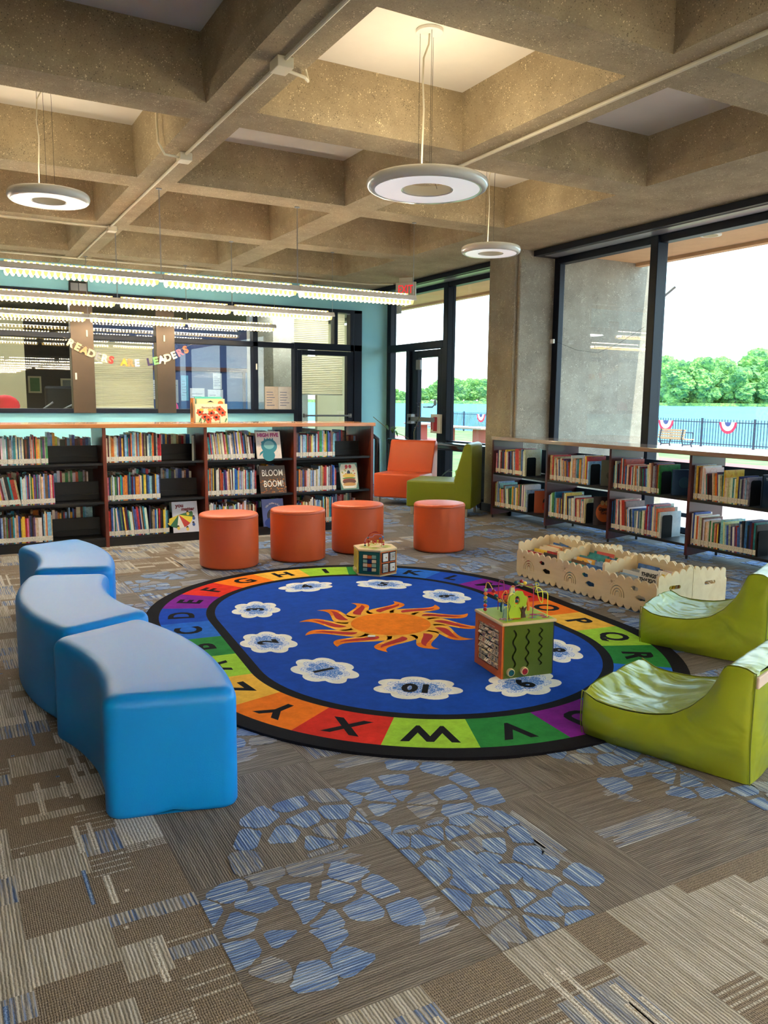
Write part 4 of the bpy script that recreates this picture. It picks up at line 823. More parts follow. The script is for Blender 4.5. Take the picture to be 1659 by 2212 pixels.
side_cover(5.84, 6.02, .542, .22, .26, (140, 150, 138), 'grey green book turned face out at the end of the second top shelf', lambda bl, sh, tx: bl(.5, .4, .06, .04, (110, 120, 112)))
side_cover(5.84, 5.12, .542, .22, .235, (44, 84, 130), 'blue book leaning face out at the end of the third top shelf', lambda bl, sh, tx: bl(.5, .5, .05, .05, (60, 110, 150)))
mb = MB()
tagz = [('YOUNG', (5.79, 5.30, .80), .045), ('FIRE', (5.79, 5.80, .35), .05)]
# books with readable covers right in front of bookends
side = [((5.82, 5.245, .542), .21, .25, (40, 48, 70), 'dark blue book titled YOUNG standing before the bookend, third top shelf', txart('YOUNG', (190, 200, 210), .046)),
        ((5.82, 4.195, .542), .23, .265, (34, 58, 84), 'dark book titled Time to Sleep next to the bookend, nearest top shelf', txart('Time to Sleep', (220, 226, 230), .03)),
        ((5.82, 4.30, .139), .22, .265, (206, 196, 172), 'cream book with a blue dot before the bookend, nearest bottom shelf', lambda bl, sh, tx: bl(.85, .92, .012, .012, (40, 70, 120))),
        ((5.82, 5.25, .139), .25, .27, (150, 150, 140), 'grey patterned book with a yellow arch before the bookend, third bottom shelf', lambda bl, sh, tx: bl(.5, .8, .06, .03, (214, 196, 90))),
        ((5.82, 7.14, .139), .20, .25, (206, 180, 130), 'tan book before the bookend on the farthest bottom shelf', txart('WHAT IS IT', (60, 40, 30), .022))]
for p, wd_, h_, c_, lb_, ar_ in side: cover('b', (p[0], p[1]-.012, p[2]), (1, 0, 0), (0, 0, 1), wd_, h_, .01, c_, lb_, ar_)
# ================================================================== WOODEN CRATES
wood('birch_ply', (228, 204, 160), (242, 222, 182), 3, 'Y', .5, .1); mat('ply_edge', (206, 172, 122), .6)
def scallop(a, b, n, sgn, z0=0.0, slope=0.0, bulge=.66):        # lobed edge from x=a to x=b
    P = []; w_ = (b-a)/n
    for i in range(n):
        for k_ in range(9):
            t = k_/8; x = a+w_*(i+t); P.append((x, z0+slope*(x-a)/(b-a)+sgn*max(0, math.sin(PI*t))**.7*w_*bulge*.62))
    return P
def dedupe(P):
    o = []
    for p in P:
        if not o or math.hypot(p[0]-o[-1][0], p[1]-o[-1][1]) > .0006: o.append(p)
    return o
def arc_slot(cx, cy, r, w_, n=10): return [(cx+(r+w_)*math.cos(PI*i/n), cy+(r+w_)*math.sin(PI*i/n)) for i in range(n+1)]+[(cx+(r+w_)*-1, cy-.014), (cx-(r), cy-.014)]+[(cx+r*math.cos(PI-PI*i/n), cy+r*math.sin(PI-PI*i/n)) for i in range(n+1)]+[(cx+r, cy-.014), (cx+r+w_, cy-.014)]
def cloudhole(cx, cy, rx, ry): return [(cx+rx*(.86+.14*abs(math.sin(2.5*a)))*math.cos(a), cy+ry*(.8+.2*abs(math.sin(2.5*a)))*math.sin(a)) for a in [2*PI*i/30 for i in range(30)]]
def crate(y0, y1, x0, x1, sgn, label):                         # sgn=+1: low front faces -x
    root = empty('wooden_book_crate', ((x0+x1)/2, (y0+y1)/2, 0), 0, label=label, cat='crate', group='scalloped birch book crates'); Wd = y1-y0; th = .011
    fx = x0 if sgn > 0 else x1; bx = x1 if sgn > 0 else x0
    Mf = face((fx, y1, 0), (0, -1, 0), (0, 0, 1)) @ Matrix.Translation((0, 0, 0))   # local z = -x
    if sgn < 0: Mf = face((fx, y0, 0), (0, 1, 0), (0, 0, 1))
    b_ = .030; n = 7
    out = dedupe(scallop(.006, Wd-.006, n, -1, b_))+[(Wd, b_+.012), (Wd, .19)]+dedupe(scallop(.0, Wd, n, 1, .195))[::-1][1:]+[(0, b_+.012)]
    holes = [cloudhole(.085*Wd/.45, .163, .011, .011)]+[[(0.085*Wd/.45+c_*math.cos(a)-s_*math.sin(a), .163+c_*math.sin(a)+s_*math.cos(a)) for c_, s_ in ((.019, -.0018), (.030, -.0014), (.030, .0014), (.019, .0018))] for a in [2*PI*i/8+.3 for i in range(8)]]
    holes += [arc_slot(.15, .085, r_, .0075) for r_ in (.056, .036, .018)]+[cloudhole(.30, .155, .036, .017), cloudhole(.355, .10, .048, .02)]
    mb = MB(); mb.poly([out]+holes, -th, 0, 0, Mf); mb.build('front_panel', 'birch_ply', root)
    hb = .285
    outb = dedupe(scallop(.006, Wd-.006, n, -1, b_))+[(Wd, b_+.012), (Wd, hb)]+dedupe(scallop(0, Wd, n, 1, hb))[::-1][1:]+[(0, b_+.012)]
    Mb = face((bx, y0, 0), (0, 1, 0), (0, 0, 1)) if sgn > 0 else face((bx, y1, 0), (0, -1, 0), (0, 0, 1))
    mb = MB(); mb.poly([outb], -th, 0, 0, Mb); mb.build('back_panel', 'birch_ply', root)
    D = x1-x0
    for yy, nm in ((y0, 0), (y1, 1)):
        Ms = face((fx, yy, 0), (sgn, 0, 0), (0, 0, 1)); s2 = .245
        outs = dedupe(scallop(.0, D, 5, -1, b_))+[(D, b_+.012), (D, hb)]+dedupe(scallop(0, D, 5, 1, s2, hb-s2))[::-1][1:]+[(0, b_+.012)]
        hx, hz = D*.5, .185; hole = [(hx+.04+.013*math.cos(a), hz+.013*math.sin(a)) for a in [-PI/2+PI*i/6 for i in range(7)]]+[(hx-.04-.013*math.cos(a), hz-.013*math.sin(a)) for a in [-PI/2+PI*i/6 for i in range(7)]]
        outs = [(x_*1.0, z_) for x_, z_ in outs]
        mb = MB(); nz = (Ms.to_3x3() @ Vector((0, 0, 1))).y; z0_ = -th if (nz > 0) == (nm == 1) else 0; mb.poly([[(min(D-.012, max(.012, x_)), z_) for x_, z_ in outs], hole], z0_, z0_+th, 0, Ms); mb.build('side_panel', 'birch_ply', root)
    mb = MB(); mb.box((x0+.01, y0+.012, .016), (x1-.01, y1-.012, .027)); mb.build('bottom_panel', 'ply_edge', root)
    return root
for i, (a, b) in enumerate(CR_Y):
    crate(a-.01, b+.01, CRX0, CRX1, 1, ['wooden scalloped book crate at the far end of the front row', 'middle wooden scalloped book crate of the front row, rainbow cut in its face', 'nearest wooden scalloped book crate of the front row, holding the THINGS THAT GO book'][i])
    crate(a-.01, b+.01, CRX1+.005, CRX1+.335, -1, ['rear wooden crate, farthest, behind the far front crate', 'rear wooden crate standing back to back with the middle front crate', 'rear wooden crate with handle slot at the right end, back to back with nearest crate'][i])
def art_things(bl, sh, tx): tx('THINGS', .5, .80, .034, (24, 24, 28), .0022); tx('THAT', .36, .62, .034, (24, 24, 28), .0022); tx('GO', .74, .62, .034, (24, 24, 28), .0022); bl(.15, .82, .004, .004, (30, 30, 40)); bl(.88, .88, .004, .004, (30, 30, 40))
cover('b', (4.02, 3.80, .085), (0.06, -1, 0), (.3, 0, .95), .165, .205, .016, (238, 236, 230), 'white board book titled THINGS THAT GO in the nearest wooden crate', art_things)
for i, (xx, yy, c_, lb_) in enumerate(((4.05, 4.44, (240, 180, 60), 'yellow and black striped board book at the front of the middle crate'), (4.22, 4.42, (226, 206, 170), 'cream board book with a red top band in the middle crate'), (4.24, 4.86, (90, 110, 130), 'blue grey board book at the back of the far crate'), (4.40, 3.98, (190, 30, 40), 'red book seen through the handle of the rear right crate'), (4.08, 4.9, (230, 214, 190), 'cream patterned board book in the far crate'))):
    cover('b', (xx, yy, .05), (0.05, -1, 0), (.28, 0, .95), .17, .2+.03*(i in (1, 2)), .014, c_, lb_, (lambda bl, sh, tx: (sh([(0, .88), (1, .88), (1, 1), (0, 1)], (196, 60, 56)), bl(.5, .5, .05, .04, (200, 150, 110)))) if i == 1 else (lambda bl, sh, tx: [bl(random.random()*.8+.1, random.random()*.8+.1, .014, .012, random.choice([(60, 90, 90), (180, 100, 70), (210, 190, 150)])) for _ in range(10)]))
# ================================================================== ACTIVITY CUBES
mat('toy_orange', (214, 100, 30), .4); mat('toy_olive', (78, 98, 24), .35, var=.1, vscale=6); mat('toy_navy', (20, 34, 84), .4); mat('toy_wood', (222, 194, 146), .45); mat('toy_lime', (168, 200, 50), .4); mat('toy_dark', (22, 20, 18), .6); mat('toy_green', (14, 84, 70), .4)
for n_, c in dict(red=(176, 32, 44), teal=(30, 96, 110), yellow=(232, 200, 74), sage=(140, 176, 150), orange=(216, 126, 50), blue=(40, 110, 180), green=(60, 150, 60), wire_yellow=(222, 224, 70), wire_magenta=(176, 60, 110), wire_orange=(240, 176, 74), wire_red=(170, 30, 30), wire_lilac=(180, 170, 220)).items(): mat('toy_'+n_, c, .25, coat=.3)
A0 = math.radians(-8.8); root = empty('activity_cube', (2.37, 3.06, 0.0135), A0, label='large wooden activity cube with bead wires on top, standing on the rug', cat='toy')
M_ = basis(root); E_ = .293; H_ = .285                                        # local: x along the olive face, y toward the back
mb = MB(); mb.box((.006, .012, .004), (E_-.006, E_-.006, H_-.014), 0, M_); mb.build('core', 'toy_dark', root)
def lp(mb, name, m, bevel=0, smooth=False): return mb.build(name, m, root, bevel=bevel, smooth=smooth)
mb = MB(); FX = face(M_ @ Vector((.004, 0, 0)), M_.to_3x3() @ Vector((1, 0, 0)), (0, 0, 1))
def wave(cx, z0, z1, amp, w_, nper):
    n = 44; Lf, Rr = [], []
    for i in range(n+1): t = i/n; z = z0+(z1-z0)*t; o = amp*math.sin(2*PI*nper*t); Lf.append((cx+o-w_, z)); Rr.append((cx+o+w_, z))
    return Rr+Lf[::-1]
mb.poly([[(0, 0), (E_-.012, 0), (E_-.012, H_-.015), (0, H_-.015)], wave(.062, .052, .245, .008, .0052, 2.6), wave(.135, .052, .245, .008, .0052, 3.5), wave(.21, .052, .245, .0085, .0052, 4.6)], 0, .012, 0, FX @ Matrix.Translation((0, 0, -.012))); lp(mb, 'slotted_panel', 'toy_olive')
mb = MB(); mb.box((E_-.008, .004, .0), (E_, E_-.004, H_-.015), 0, M_); lp(mb, 'blue_panel', 'toy_navy')
mb = MB(); Y_ = E_; fr = .035
for a, b in (((-.002, 0, 0), (.010, fr, H_-.015)), ((-.002, Y_-fr, 0), (.010, Y_, H_-.015)), ((-.002, fr, 0), (.010, Y_-fr, .032)), ((-.002, fr, H_-.05), (.010, Y_-fr, H_-.015))): mb.box(a, b, 0, M_)
lp(mb, 'orange_frame', 'toy_orange')
mb = MB(); mb.box((-.008, -.008, H_-.016), (E_+.008, E_+.006, H_), 0, M_); lp(mb, 'top_board', 'toy_wood', bevel=.006)
mb = MB(); mb.box((.004, .004, H_), (E_-.004, E_-.006, H_+.0008), 0, M_)
for i in range(16): P = [(random.uniform(.03, .27), random.uniform(.02, .15), 0) for _ in range(1)][0]; mb.poly([cloudpts(.022, .014, 5, i)], H_+.001+.0002*i, None, 1+i % 3, M_ @ Matrix.Translation(P))
lp(mb, 'top_print', ['toy_lime', 'toy_orange', 'toy_wire_magenta', 'toy_sage'])
rt_ = random.Random(3)
for r_ in range(7):                                                            # turning letter tiles on rods
    z = .05+.031*r_; mb = MB(); mb.tube([(.006, fr, z), (.006, Y_-fr, z)], .002, 6, 0, M_); lp(mb, 'rod', 'toy_wood')
    for c in range(6):
        y = fr+.008+(c+.5)*(Y_-2*fr-.012)/6; tilt = rt_.uniform(-.9, .9); Q = M_ @ Matrix.Translation((.006, y, z)) @ Matrix.Rotation(tilt, 4, 'Y')
        mb = MB(); mb.box((-.006, -.0155, -.0125), (.006, .0155, .0125), 0, Q); mb.text(chr(65+rt_.randrange(26)), .02, Q @ Matrix(((0, 0, -1, -.0064), (-1, 0, 0, 0), (0, 1, 0, 0), (0, 0, 0, 1))), 1, bold=.0008)
        mb.build('letter_tile', ['toy_wood', rt_.choice(['toy_red', 'toy_teal', 'toy_dark', 'toy_green'])], root, bevel=.0012)
for x, c in ((.042, 'toy_teal'), (.118, 'toy_red')):
    mb = MB(); Q = FX @ Matrix.Translation((x, .033, 0)); mb.lathe([(0, .016), (.018, .016), (.0205, .013), (.0205, 0)], 24, 0, Q); mb.poly([[(.016*math.cos(a), .016*math.sin(a)) for a in [2*PI*i/20 for i in range(20)]]], .0163, None, 1, Q)
    for k_ in range(3): mb.tube([(.010*math.cos(a), .010*math.sin(a), .0168) for a in [k_*2.1+i*.3 for i in range(6)]], .0012, 5, 2, Q)
    mb.build('knob', ['toy_wood', c, 'toy_dark'], root, smooth=True)
def wire(pts, m, r=.0022, smoothn=5):
    P = [Vector(p) for p in pts]; out = []
    for i in range(len(P)-1):
        p0, p1, p2, p3 = P[max(i-1, 0)], P[i], P[i+1], P[min(i+2, len(P)-1)]
        for k_ in range(smoothn): t = k_/smoothn; out.append(.5*((2*p1)+(-p0+p2)*t+(2*p0-5*p1+4*p2-p3)*t*t+(-p0+3*p1-3*p2+p3)*t**3))
    out.append(P[-1]); mb = MB(); mb.tube(out, r, 6, 0, M_); mb.build('bead_wire', m, root, smooth=True); return out
def beads(pts, cols, r=.0105, st=0):
    for p, c in zip(pts, cols): mb = MB(); mb.ball(p, r, 12, 0, M_, (1, 1, .9)); mb.build('bead', 'toy_'+c, root, smooth=True)
t0 = H_
wire([(.02, .23, t0), (.02, .23, t0+.13), (.028, .22, t0+.155), (.04, .2, t0+.13), (.05, .17, t0+.09), (.07, .14, t0+.07), (.09, .13, t0+.10), (.075, .12, t0+.13), (.055, .12, t0+.10), (.07, .10, t0+.07), (.11, .09, t0+.10), (.10, .08, t0+.125), (.08, .08, t0+.1), (.1, .06, t0+.06)], 'toy_wire_orange')
beads([(.02, .23, t0+.012+.0205*i) for i in range(6)], ['red', 'red', 'teal', 'yellow', 'orange', 'sage'])
beads([(.044, .19, t0+.115), (.049, .172, t0+.094), (.062, .152, t0+.072), (.085, .13, t0+.078), (.1, .12, t0+.095)], ['red', 'teal', 'yellow', 'orange', 'sage'])
wire([(.10, .24, t0), (.10, .24, t0+.14), (.11, .23, t0+.155), (.12, .22, t0+.14), (.12, .22, t0)], 'toy_wire_magenta')
wire([(.035, .02, t0), (.035, .02, t0+.115), (.06, .03, t0+.14), (.085, .04, t0+.12), (.08, .05, t0+.085)], 'toy_wire_yellow')
wire([(.18, .03, t0), (.18, .03, t0+.16), (.165, .06, t0+.165), (.15, .13, t0+.15), (.15, .18, t0+.12), (.15, .2, t0+.05), (.15, .2, t0)], 'toy_wire_magenta')
wire([(.15, .13, t0+.165), (.18, .06, t0+.155), (.21, .03, t0+.17), (.205, .05, t0+.18), (.2, .03, t0+.15), (.215, .03, t0+.10), (.24, .04, t0+.075), (.245, .05, t0+.13), (.225, .06, t0+.15), (.205, .05, t0+.13), (.24, .03, t0+.135), (.262, .03, t0+.125), (.265, .03, t0+.08), (.265, .03, t0)], 'toy_wire_yellow')
beads([(.14, .16, t0+.09), (.14, .16, t0+.112), (.142, .165, t0+.134), (.155, .16, t0+.158), (.175, .14, t0+.168), (.19, .13, t0+.16), (.165, .12, t0+.155)], ['yellow', 'sage', 'orange', 'teal', 'red', 'yellow', 'sage'])
beads([(.185, .2, t0+.05), (.2, .19, t0+.03), (.2, .18, t0+.075)], ['teal', 'red', 'yellow'])
def standee(pts, x, y, rz, m, nm='cutout'): mb = MB(); Q = M_ @ Matrix.Translation((x, y, t0)) @ Matrix.Rotation(rz, 4, 'Z') @ Matrix(((1, 0, 0, 0), (0, 0, -1, 0), (0, 1, 0, 0), (0, 0, 0, 1))); mb.poly(pts, 0, .009, 0, Q); mb.build(nm, m, root)
standee([[(.012, 0), (.055, 0), (.05, .05), (.083, .062), (.09, .1), (.07, .115), (.06, .135), (.03, .14), (.01, .125), (-.012, .115), (-.018, .085), (-.005, .065), (-.018, .03), (-.01, 0)][::1], [(.03+.015*math.cos(a), .092+.022*math.sin(a)) for a in [2*PI*i/14 for i in range(14)]]], .08, .07, .05, 'toy_lime', 'tree_cutout')
mat('toy_brown', (72, 42, 34), .5); standee([[(.05, 0), (.078, 0), (.07, .03), (.082, .055), (.068, .045), (.06, .06), (.055, .042), (.04, .055), (.055, .03)]], .083, .064, .05, 'toy_brown', 'tree_trunk')
standee([[(-.02, 0), (.02, 0), (.014, .045), (0, .058), (-.014, .045)]], .06, .085, .05, 'toy_sage', 'bush_cutout'); standee([[(.02*math.cos(a)*1.7, .038+.03*math.sin(a)) for a in [2*PI*i/16 for i in range(16)]]], .08, .17, .9, 'toy_teal', 'turtle_cutout')
standee([[(-.02, 0), (.02, 0), (.022, .1), (.012, .135), (-.012, .135), (-.02, .1)]], .13, .16, .3, 'toy_wood', 'giraffe_cutout'); standee([[(.035*math.cos(a), .0+.085*math.sin(a)) for a in [PI*i/12 for i in range(13)]]+[(-.022, 0)]+[(-.022+.0*i, 0) for i in range(0)]+[(.022*math.cos(PI-PI*i/8), .06*math.sin(PI*i/8)) for i in range(1, 9)]], .215, .17, .4, 'toy_orange', 'arch_cutout')
# hexagonal cube
root = empty('hexagonal_activity_cube', (3.005, 5.555, 0.0135), math.radians(-105), label='small hexagonal bead maze cube at the far edge of the rug', cat='toy'); M_ = basis(root); R_ = .178; h_ = .208
hx = lambda r, o=0: [(r*math.cos(PI/3*i+o), r*math.sin(PI/3*i+o)) for i in range(6)]
mb = MB(); mb.poly([hx(R_-.012)], .006, h_-.012, 0, M_); mb.build('core', 'toy_wood', root)
mb = MB(); mb.poly([hx(R_+.004)], h_-.014, h_, 0, M_); mb.build('top_board', 'toy_wood', root, bevel=.003)
mb = MB(); mb.poly([hx(R_+.001)], 0, .01, 0, M_); mb.build('base_board', 'toy_wood', root)
mb = MB()
for (cx, cy) in ((-.1, 0), (.02, .1), (.1, -.03), (0, -.1)):
    for rr_ in (.02, .033, .046): mb.tube([(cx*.8+rr_*math.cos(a), cy*.8+rr_*math.sin(a), h_+.0005) for a in [2*PI*i/24 for i in range(25)]], .0012, 4, 0, M_, cap=False)
mb.build('top_print', 'toy_lime', root)
V6 = hx(R_)
for i, c in enumerate(('toy_green', 'toy_orange', 'toy_yellow', 'toy_navy', 'toy_orange', 'toy_yellow')):
    idx = {0: 5, 1: 0, 2: 1, 3: 2, 4: 3, 5: 4}[i]; a = Vector((*V6[idx], 0)); b = Vector((*V6[(idx+1) % 6], 0)); d_ = (b-a).normalized(); nrm = Vector((d_.y, -d_.x, 0)); W_ = (b-a).length
    Q = M_ @ face(a+nrm*.001, d_, (0, 0, 1)); mb = MB(); mb.poly([[(.006, .014), (W_-.006, .014), (W_-.006, h_-.018), (.006, h_-.018)]], -.004, 0, 0, Q); mb.build('side_panel', c, root)
    if i == 0:
        mb = MB(); mb.box((.035, .035, 0), (W_-.03, h_-.04, .001), 0, Q); mb.build('recess', 'toy_dark', root)
        for r2 in range(4):
            for c2 in range(3): mb = MB(); mb.box((.04+.036*c2, .04+.033*r2, .001), (.073+.036*c2, .064+.033*r2+.003*((r2+c2) % 2), .010), 0, Q); mb.build('block', ['toy_sage', 'toy_navy', 'toy_wood', 'toy_orange'][(r2*2+c2) % 4], root, bevel=.001)
    if i == 1:
        for r2 in range(2):
            for c2 in range(2):
                mb = MB(); mb.box((.015+.078*c2, .025+.085*r2, 0), (.082+.078*c2, .1+.085*r2, .006), 0, Q); mb.box((.022+.078*c2, .032+.085*r2, .006), (.075+.078*c2, .093+.085*r2, .008), 1, Q)
                for s3 in range(4): mb.box((.026+.013*s3+.078*c2, .036+.085*r2, .008), (.031+.013*s3+.078*c2, .088+.085*r2, .0085), 2 if (r2+c2) % 2 == 0 else 1, Q)
                mb.ball((.05+.078*c2, .062+.085*r2, .016), .007, 8, 3, Q); mb.build('picture_door', ['toy_dark', 'white_paint', 'toy_dark', 'toy_wood'], root)
    if i in (2, 5):
        mb = MB()
        for cx in (.05, .1): mb.poly([wave(cx, .035, h_-.03, .008, .005, 3)], .0008, None, 0, Q)
        mb.build('slots', 'toy_dark', root)
        for cx in (.05, .1): mb = MB(); mb.lathe([(0, .014), (.014, .014), (.016, .011), (.016, 0)], 16, 0, Q @ Matrix.Translation((cx, .03, 0))); mb.build('knob', 'toy_wood', root, smooth=True)
inv = M_.inverted().to_3x3(); cr_ = inv @ Vector((rt.x, rt.y, 0)); cf_ = inv @ Vector((.48, .87, 0))
def hp(u, v, z): p = cr_*u+cf_*v; return (p.x, p.y, h_+z)
for o in (0, .012, .024): wire([hp(-.055+o*.3, o, 0), hp(-.058+o*.3, o, .06), hp(-.045, o, .095), hp(0, o, .118-o*.4), hp(.045, o, .095), hp(.057, o, .05), hp(.05, o, 0)], 'toy_wire_red', .0018)
wire([hp(-.08, -.02, 0), hp(-.08, -.02, .05), hp(-.06, -.02, .075), hp(-.02, -.02, .08), hp(-.01, -.02, .095), hp(.02, -.02, .098), hp(.06, -.02, .09), hp(.066, -.02, .04), hp(.066, -.02, 0)], 'toy_wire_lilac', .0018)
wire([hp(-.05, -.03, 0), hp(-.03, -.03, .035), hp(0, -.03, .02), hp(.02, -.03, .04), hp(.045, -.03, .01)], 'toy_wire_orange', .0018)
beads([hp(-.08, -.02, .03), hp(-.08, -.02, .012), hp(-.058, 0, .07), hp(-.05, -.01, .055), hp(-.03, -.03, .045), hp(-.012, -.03, .035), hp(.0, -.03, .045), hp(.02, -.03, .05), hp(.04, 0, .065), hp(.062, -.02, .08), hp(.066, -.02, .05), hp(.066, -.02, .036), hp(.066, -.02, .02)], ['red', 'green', 'green', 'orange', 'wood', 'orange', 'red', 'yellow', 'blue', 'blue', 'yellow', 'orange', 'red'], .0085)
# ================================================================== CEILING LIGHTS
mat('lamp_white', (240, 238, 228), .25, coat=.4); mat('cord_white', (214, 206, 182), .5); mat('wire_dark', (60, 54, 46), .4, metal=.5)
mat('ring_diffuser', (240, 232, 236), .35, emit=.22, ecol=(1, .95, .97, 1)); mat('ring_uplight', (255, 230, 180), .5, emit=RINGL*6, ecol=(1, .84, .58, 1)); mat('lamp_inner', (150, 146, 128), .5)
def ring(x, y, z, R, label, zc=ZT, boost=1):
    root = empty('ring_pendant_lamp', (x, y, z), 0, label=label, cat='pendant lamp', group='ring pendant lamps'); M_ = basis(root)
    pr = [(R*.86, -.012), (R*.93, -.014), (R*.975, -.004), (R, .016), (R*.985, .036), (R*.95, .046), (R*.86, .05)]
    mb = MB(); mb.lathe(pr, 96, 0, M_); mb.lathe([(R*.42, .05), (R*.41, .03), (R*.40, -.008), (R*.43, -.012)], 64, 0, M_); mb.build('housing', 'lamp_white', root, smooth=True, ang=60)
    mb = MB(); mb.lathe([(R*.43, -.012), (R*.6, -.008), (R*.86, -.012)], 96, 0, M_); mb.build('diffuser', 'ring_diffuser', root, smooth=True)
    mb = MB(); mb.lathe([(R*.86, .048), (R*.42, .048)], 96, 0, M_); mb.build('uplight', 'ring_uplight', root, smooth=True)
    mb = MB(); mb.cyl((0, 0), .08, zc-z-.02, zc-z, 32, 0, M_); mb.build('canopy', 'lamp_white', root, bevel=.004)
    for a in (.6, 2.6, 4.4): ca = Vector((.055*math.cos(a), .055*math.sin(a), zc-z-.02)); mb = MB(); mb.tube([ca, ca+Vector((0, 0, -(zc-z-.02)+.12)), (R*.41*math.cos(a), R*.41*math.sin(a), .03)], .0014, 5, 0, M_); mb.build('suspension_wire', 'wire_dark', root)
    mb = MB(); H2 = zc-z-.02; mb.tube([(0, 0, H2), (-.005, 0, H2-.06), (-.05, -.02, H2-.15), (-.062, -.035, H2-.3), (-.05, -.03, H2*.5), (-.06, -.035, .2), (-.063, -.036, .05), (-R*.41, -R*.2, .03)], .0055 if R > .3 else .0045, 6, 0, M_); mb.build('power_cord', 'cord_white', root, smooth=True)
ring(2.66, 4.30, 2.635, .365, 'large white ring pendant lamp hanging in the central ceiling coffer')
ring(.77, 6.17, 2.715, .268, 'white ring pendant lamp hanging at the left in a warm lit coffer')
ring(4.45, 6.09, 2.70, .266, 'small white ring pendant lamp hanging in front of the concrete column')
m_, nt, b = nodes('louver'); b.inputs['Base Color'].default_value = L((250, 226, 150)); b.inputs['Roughness'].default_value = .4; b.inputs['Emission Color'].default_value = L((255, 214, 120)); b.inputs['Emission Strength'].default_value = .55  # louver glow painted in for tube light shining through it
mat('fluorescent_tube', (255, 255, 255), .5, emit=TUBE, ecol=(1, .95, .86, 1)); mat('uplight_tube', (255, 255, 255), .5, emit=TUBE*1.3, ecol=(1, .92, .78, 1)); mat('fixture_white', (226, 224, 216), .4)
def make_tube():
    root = empty('linear_ceiling_lamp', (0, 0, 0), 0, cat='ceiling lamp', group='suspended linear lamps in three rows'); W_ = 1.262
    mb = MB(); Q = Matrix(((0, 0, 1, 0), (1, 0, 0, 0), (0, 1, 0, 0), (0, 0, 0, 1))); mb.poly([[(-.07, .0), (-.075, .012), (-.055, .048), (-.03, .055), (.03, .055), (.055, .048), (.075, .012), (.07, .0), (.05, .006), (-.05, .006)]], .0, W_, 0, Q); mb.build('housing', 'fixture_white', root)
    mb = MB(); n = 26
    for i in range(n):
        x = .03+(W_-.06)*(i+.5)/n; P = [(.019*math.cos(a), -.004-.040*math.sin(a)) for a in [PI*k_/8 for k_ in range(9)]]
        for y in (-.068, .066): mb.poly([P[::-1]], 0, .002, 0, Matrix(((1, 0, 0, x), (0, 0, 1, y), (0, 1, 0, 0), (0, 0, 0, 1))))
        mb.box((x-.0015, -.066, -.04), (x+.0015, .066, -.002))
        mb.box((x-.015, .03, .055), (x+.012, .045, .075))
    mb.build('louver', 'louver', root)
    for y in (-.03, .03): mb = MB(); mb.tube([(.05, y, -.012), (W_-.05, y, -.012)], .013, 10); mb.build('tube', 'fluorescent_tube', root, smooth=True)
    mb = MB(); mb.tube([(.05, .0375, .064), (W_-.05, .0375, .064)], .007, 8); mb.build('uplight_tube', 'uplight_tube', root, smooth=True)
    for x in (0, W_): mb = MB(); mb.tube([(x, 0, .05), (x, 0, ZC-2.375)], .0022, 5); mb.cyl((x, 0), .022, ZC-2.375-.008, ZC-2.375, 16); mb.build('suspension_cable', 'grey_metal', root)
    return root
proto = make_tube(); first = True
rown = {0: 'nearest', 1: 'middle', 2: 'farthest'}; sec = ['rightmost', 'second from right', 'third from right', 'leftmost visible']
for r_, y in enumerate((7.2, 9.11, 11.03)):
    for s_ in range(4):
        o = proto if first else copy_tree(proto); first = False; o.location = (4.315-1.268*(s_+1), y, 2.375)
        o['label'] = 'long white louvred ceiling lamp, %s section of the %s row' % (sec[s_], rown[r_])
for r_ in range(7):
    for s_ in range(4): o = copy_tree(proto); o.location = (4.315-1.268*(s_+1)-(1.27 if r_ > 3 else 0), -.75-2.0*r_, 2.375); o['label'] = 'long louvred ceiling lamp seen only reflected in the office glass'; o['group'] = 'ceiling lamps reflected in the office windows'
# conduits on the beams
mat('conduit_paint', (232, 224, 198), .45)
def conduit(name, pts, label, r=.011, boxes=()):
    root = empty(name, pts[0], 0, label=label, cat='conduit'); mb = MB(); mb.tube(pts, r, 8); mb.build('pipe', 'conduit_paint', root, smooth=True)
    for x, y, z, a, b in boxes: mb = MB(); mb.box((x-a, y-b, z-.055), (x+a, y+b, z)); mb.build('junction_box', 'conduit_paint', root, bevel=.004)
    return root
CZ = ZC-.014
conduit('ceiling_conduit', [(1.70, 1.2, CZ), (1.70, 11.2, CZ)], 'cream conduit with junction boxes running along the left concrete beam', boxes=((1.70, 4.22, ZC-.001, .045, .06), (1.70, 6.12, ZC-.001, .045, .055), (1.72, 9.0, ZC-.001, .045, .05)))
conduit('ceiling_conduit', [(3.57, 1.4, CZ), (3.57, 5.4, CZ)], 'cream conduit running along the beam right of the large ring lamp', .013)
conduit('ceiling_conduit', [(-3, 8.98, CZ), (1.70, 8.98, CZ)], 'cream conduit joining the last junction box from the left', .009)
conduit('ceiling_conduit', [(-3, 11.16, CZ), (5.9, 11.16, CZ), (6.2, 10.95, CZ)], 'thin cream pipe running the width of the far ceiling', .012)
conduit('flexible_conduit', [(1.735, 4.25, CZ-.02), (1.86, 4.28, CZ-.025), (1.92, 4.38, CZ+.0), (1.925, 4.45, CZ+.12), (1.925, 4.45, ZT-.02)], 'ribbed flexible conduit curling from the nearest junction box into the coffer', .009)
conduit('flexible_conduit', [(1.66, 6.1, CZ-.02), (1.54, 6.05, CZ-.03), (1.485, 6.0, CZ+.03), (1.475, 5.99, CZ+.15), (1.475, 5.98, ZT-.02)], 'curved conduit climbing from the second junction box into the warm lit coffer', .009)
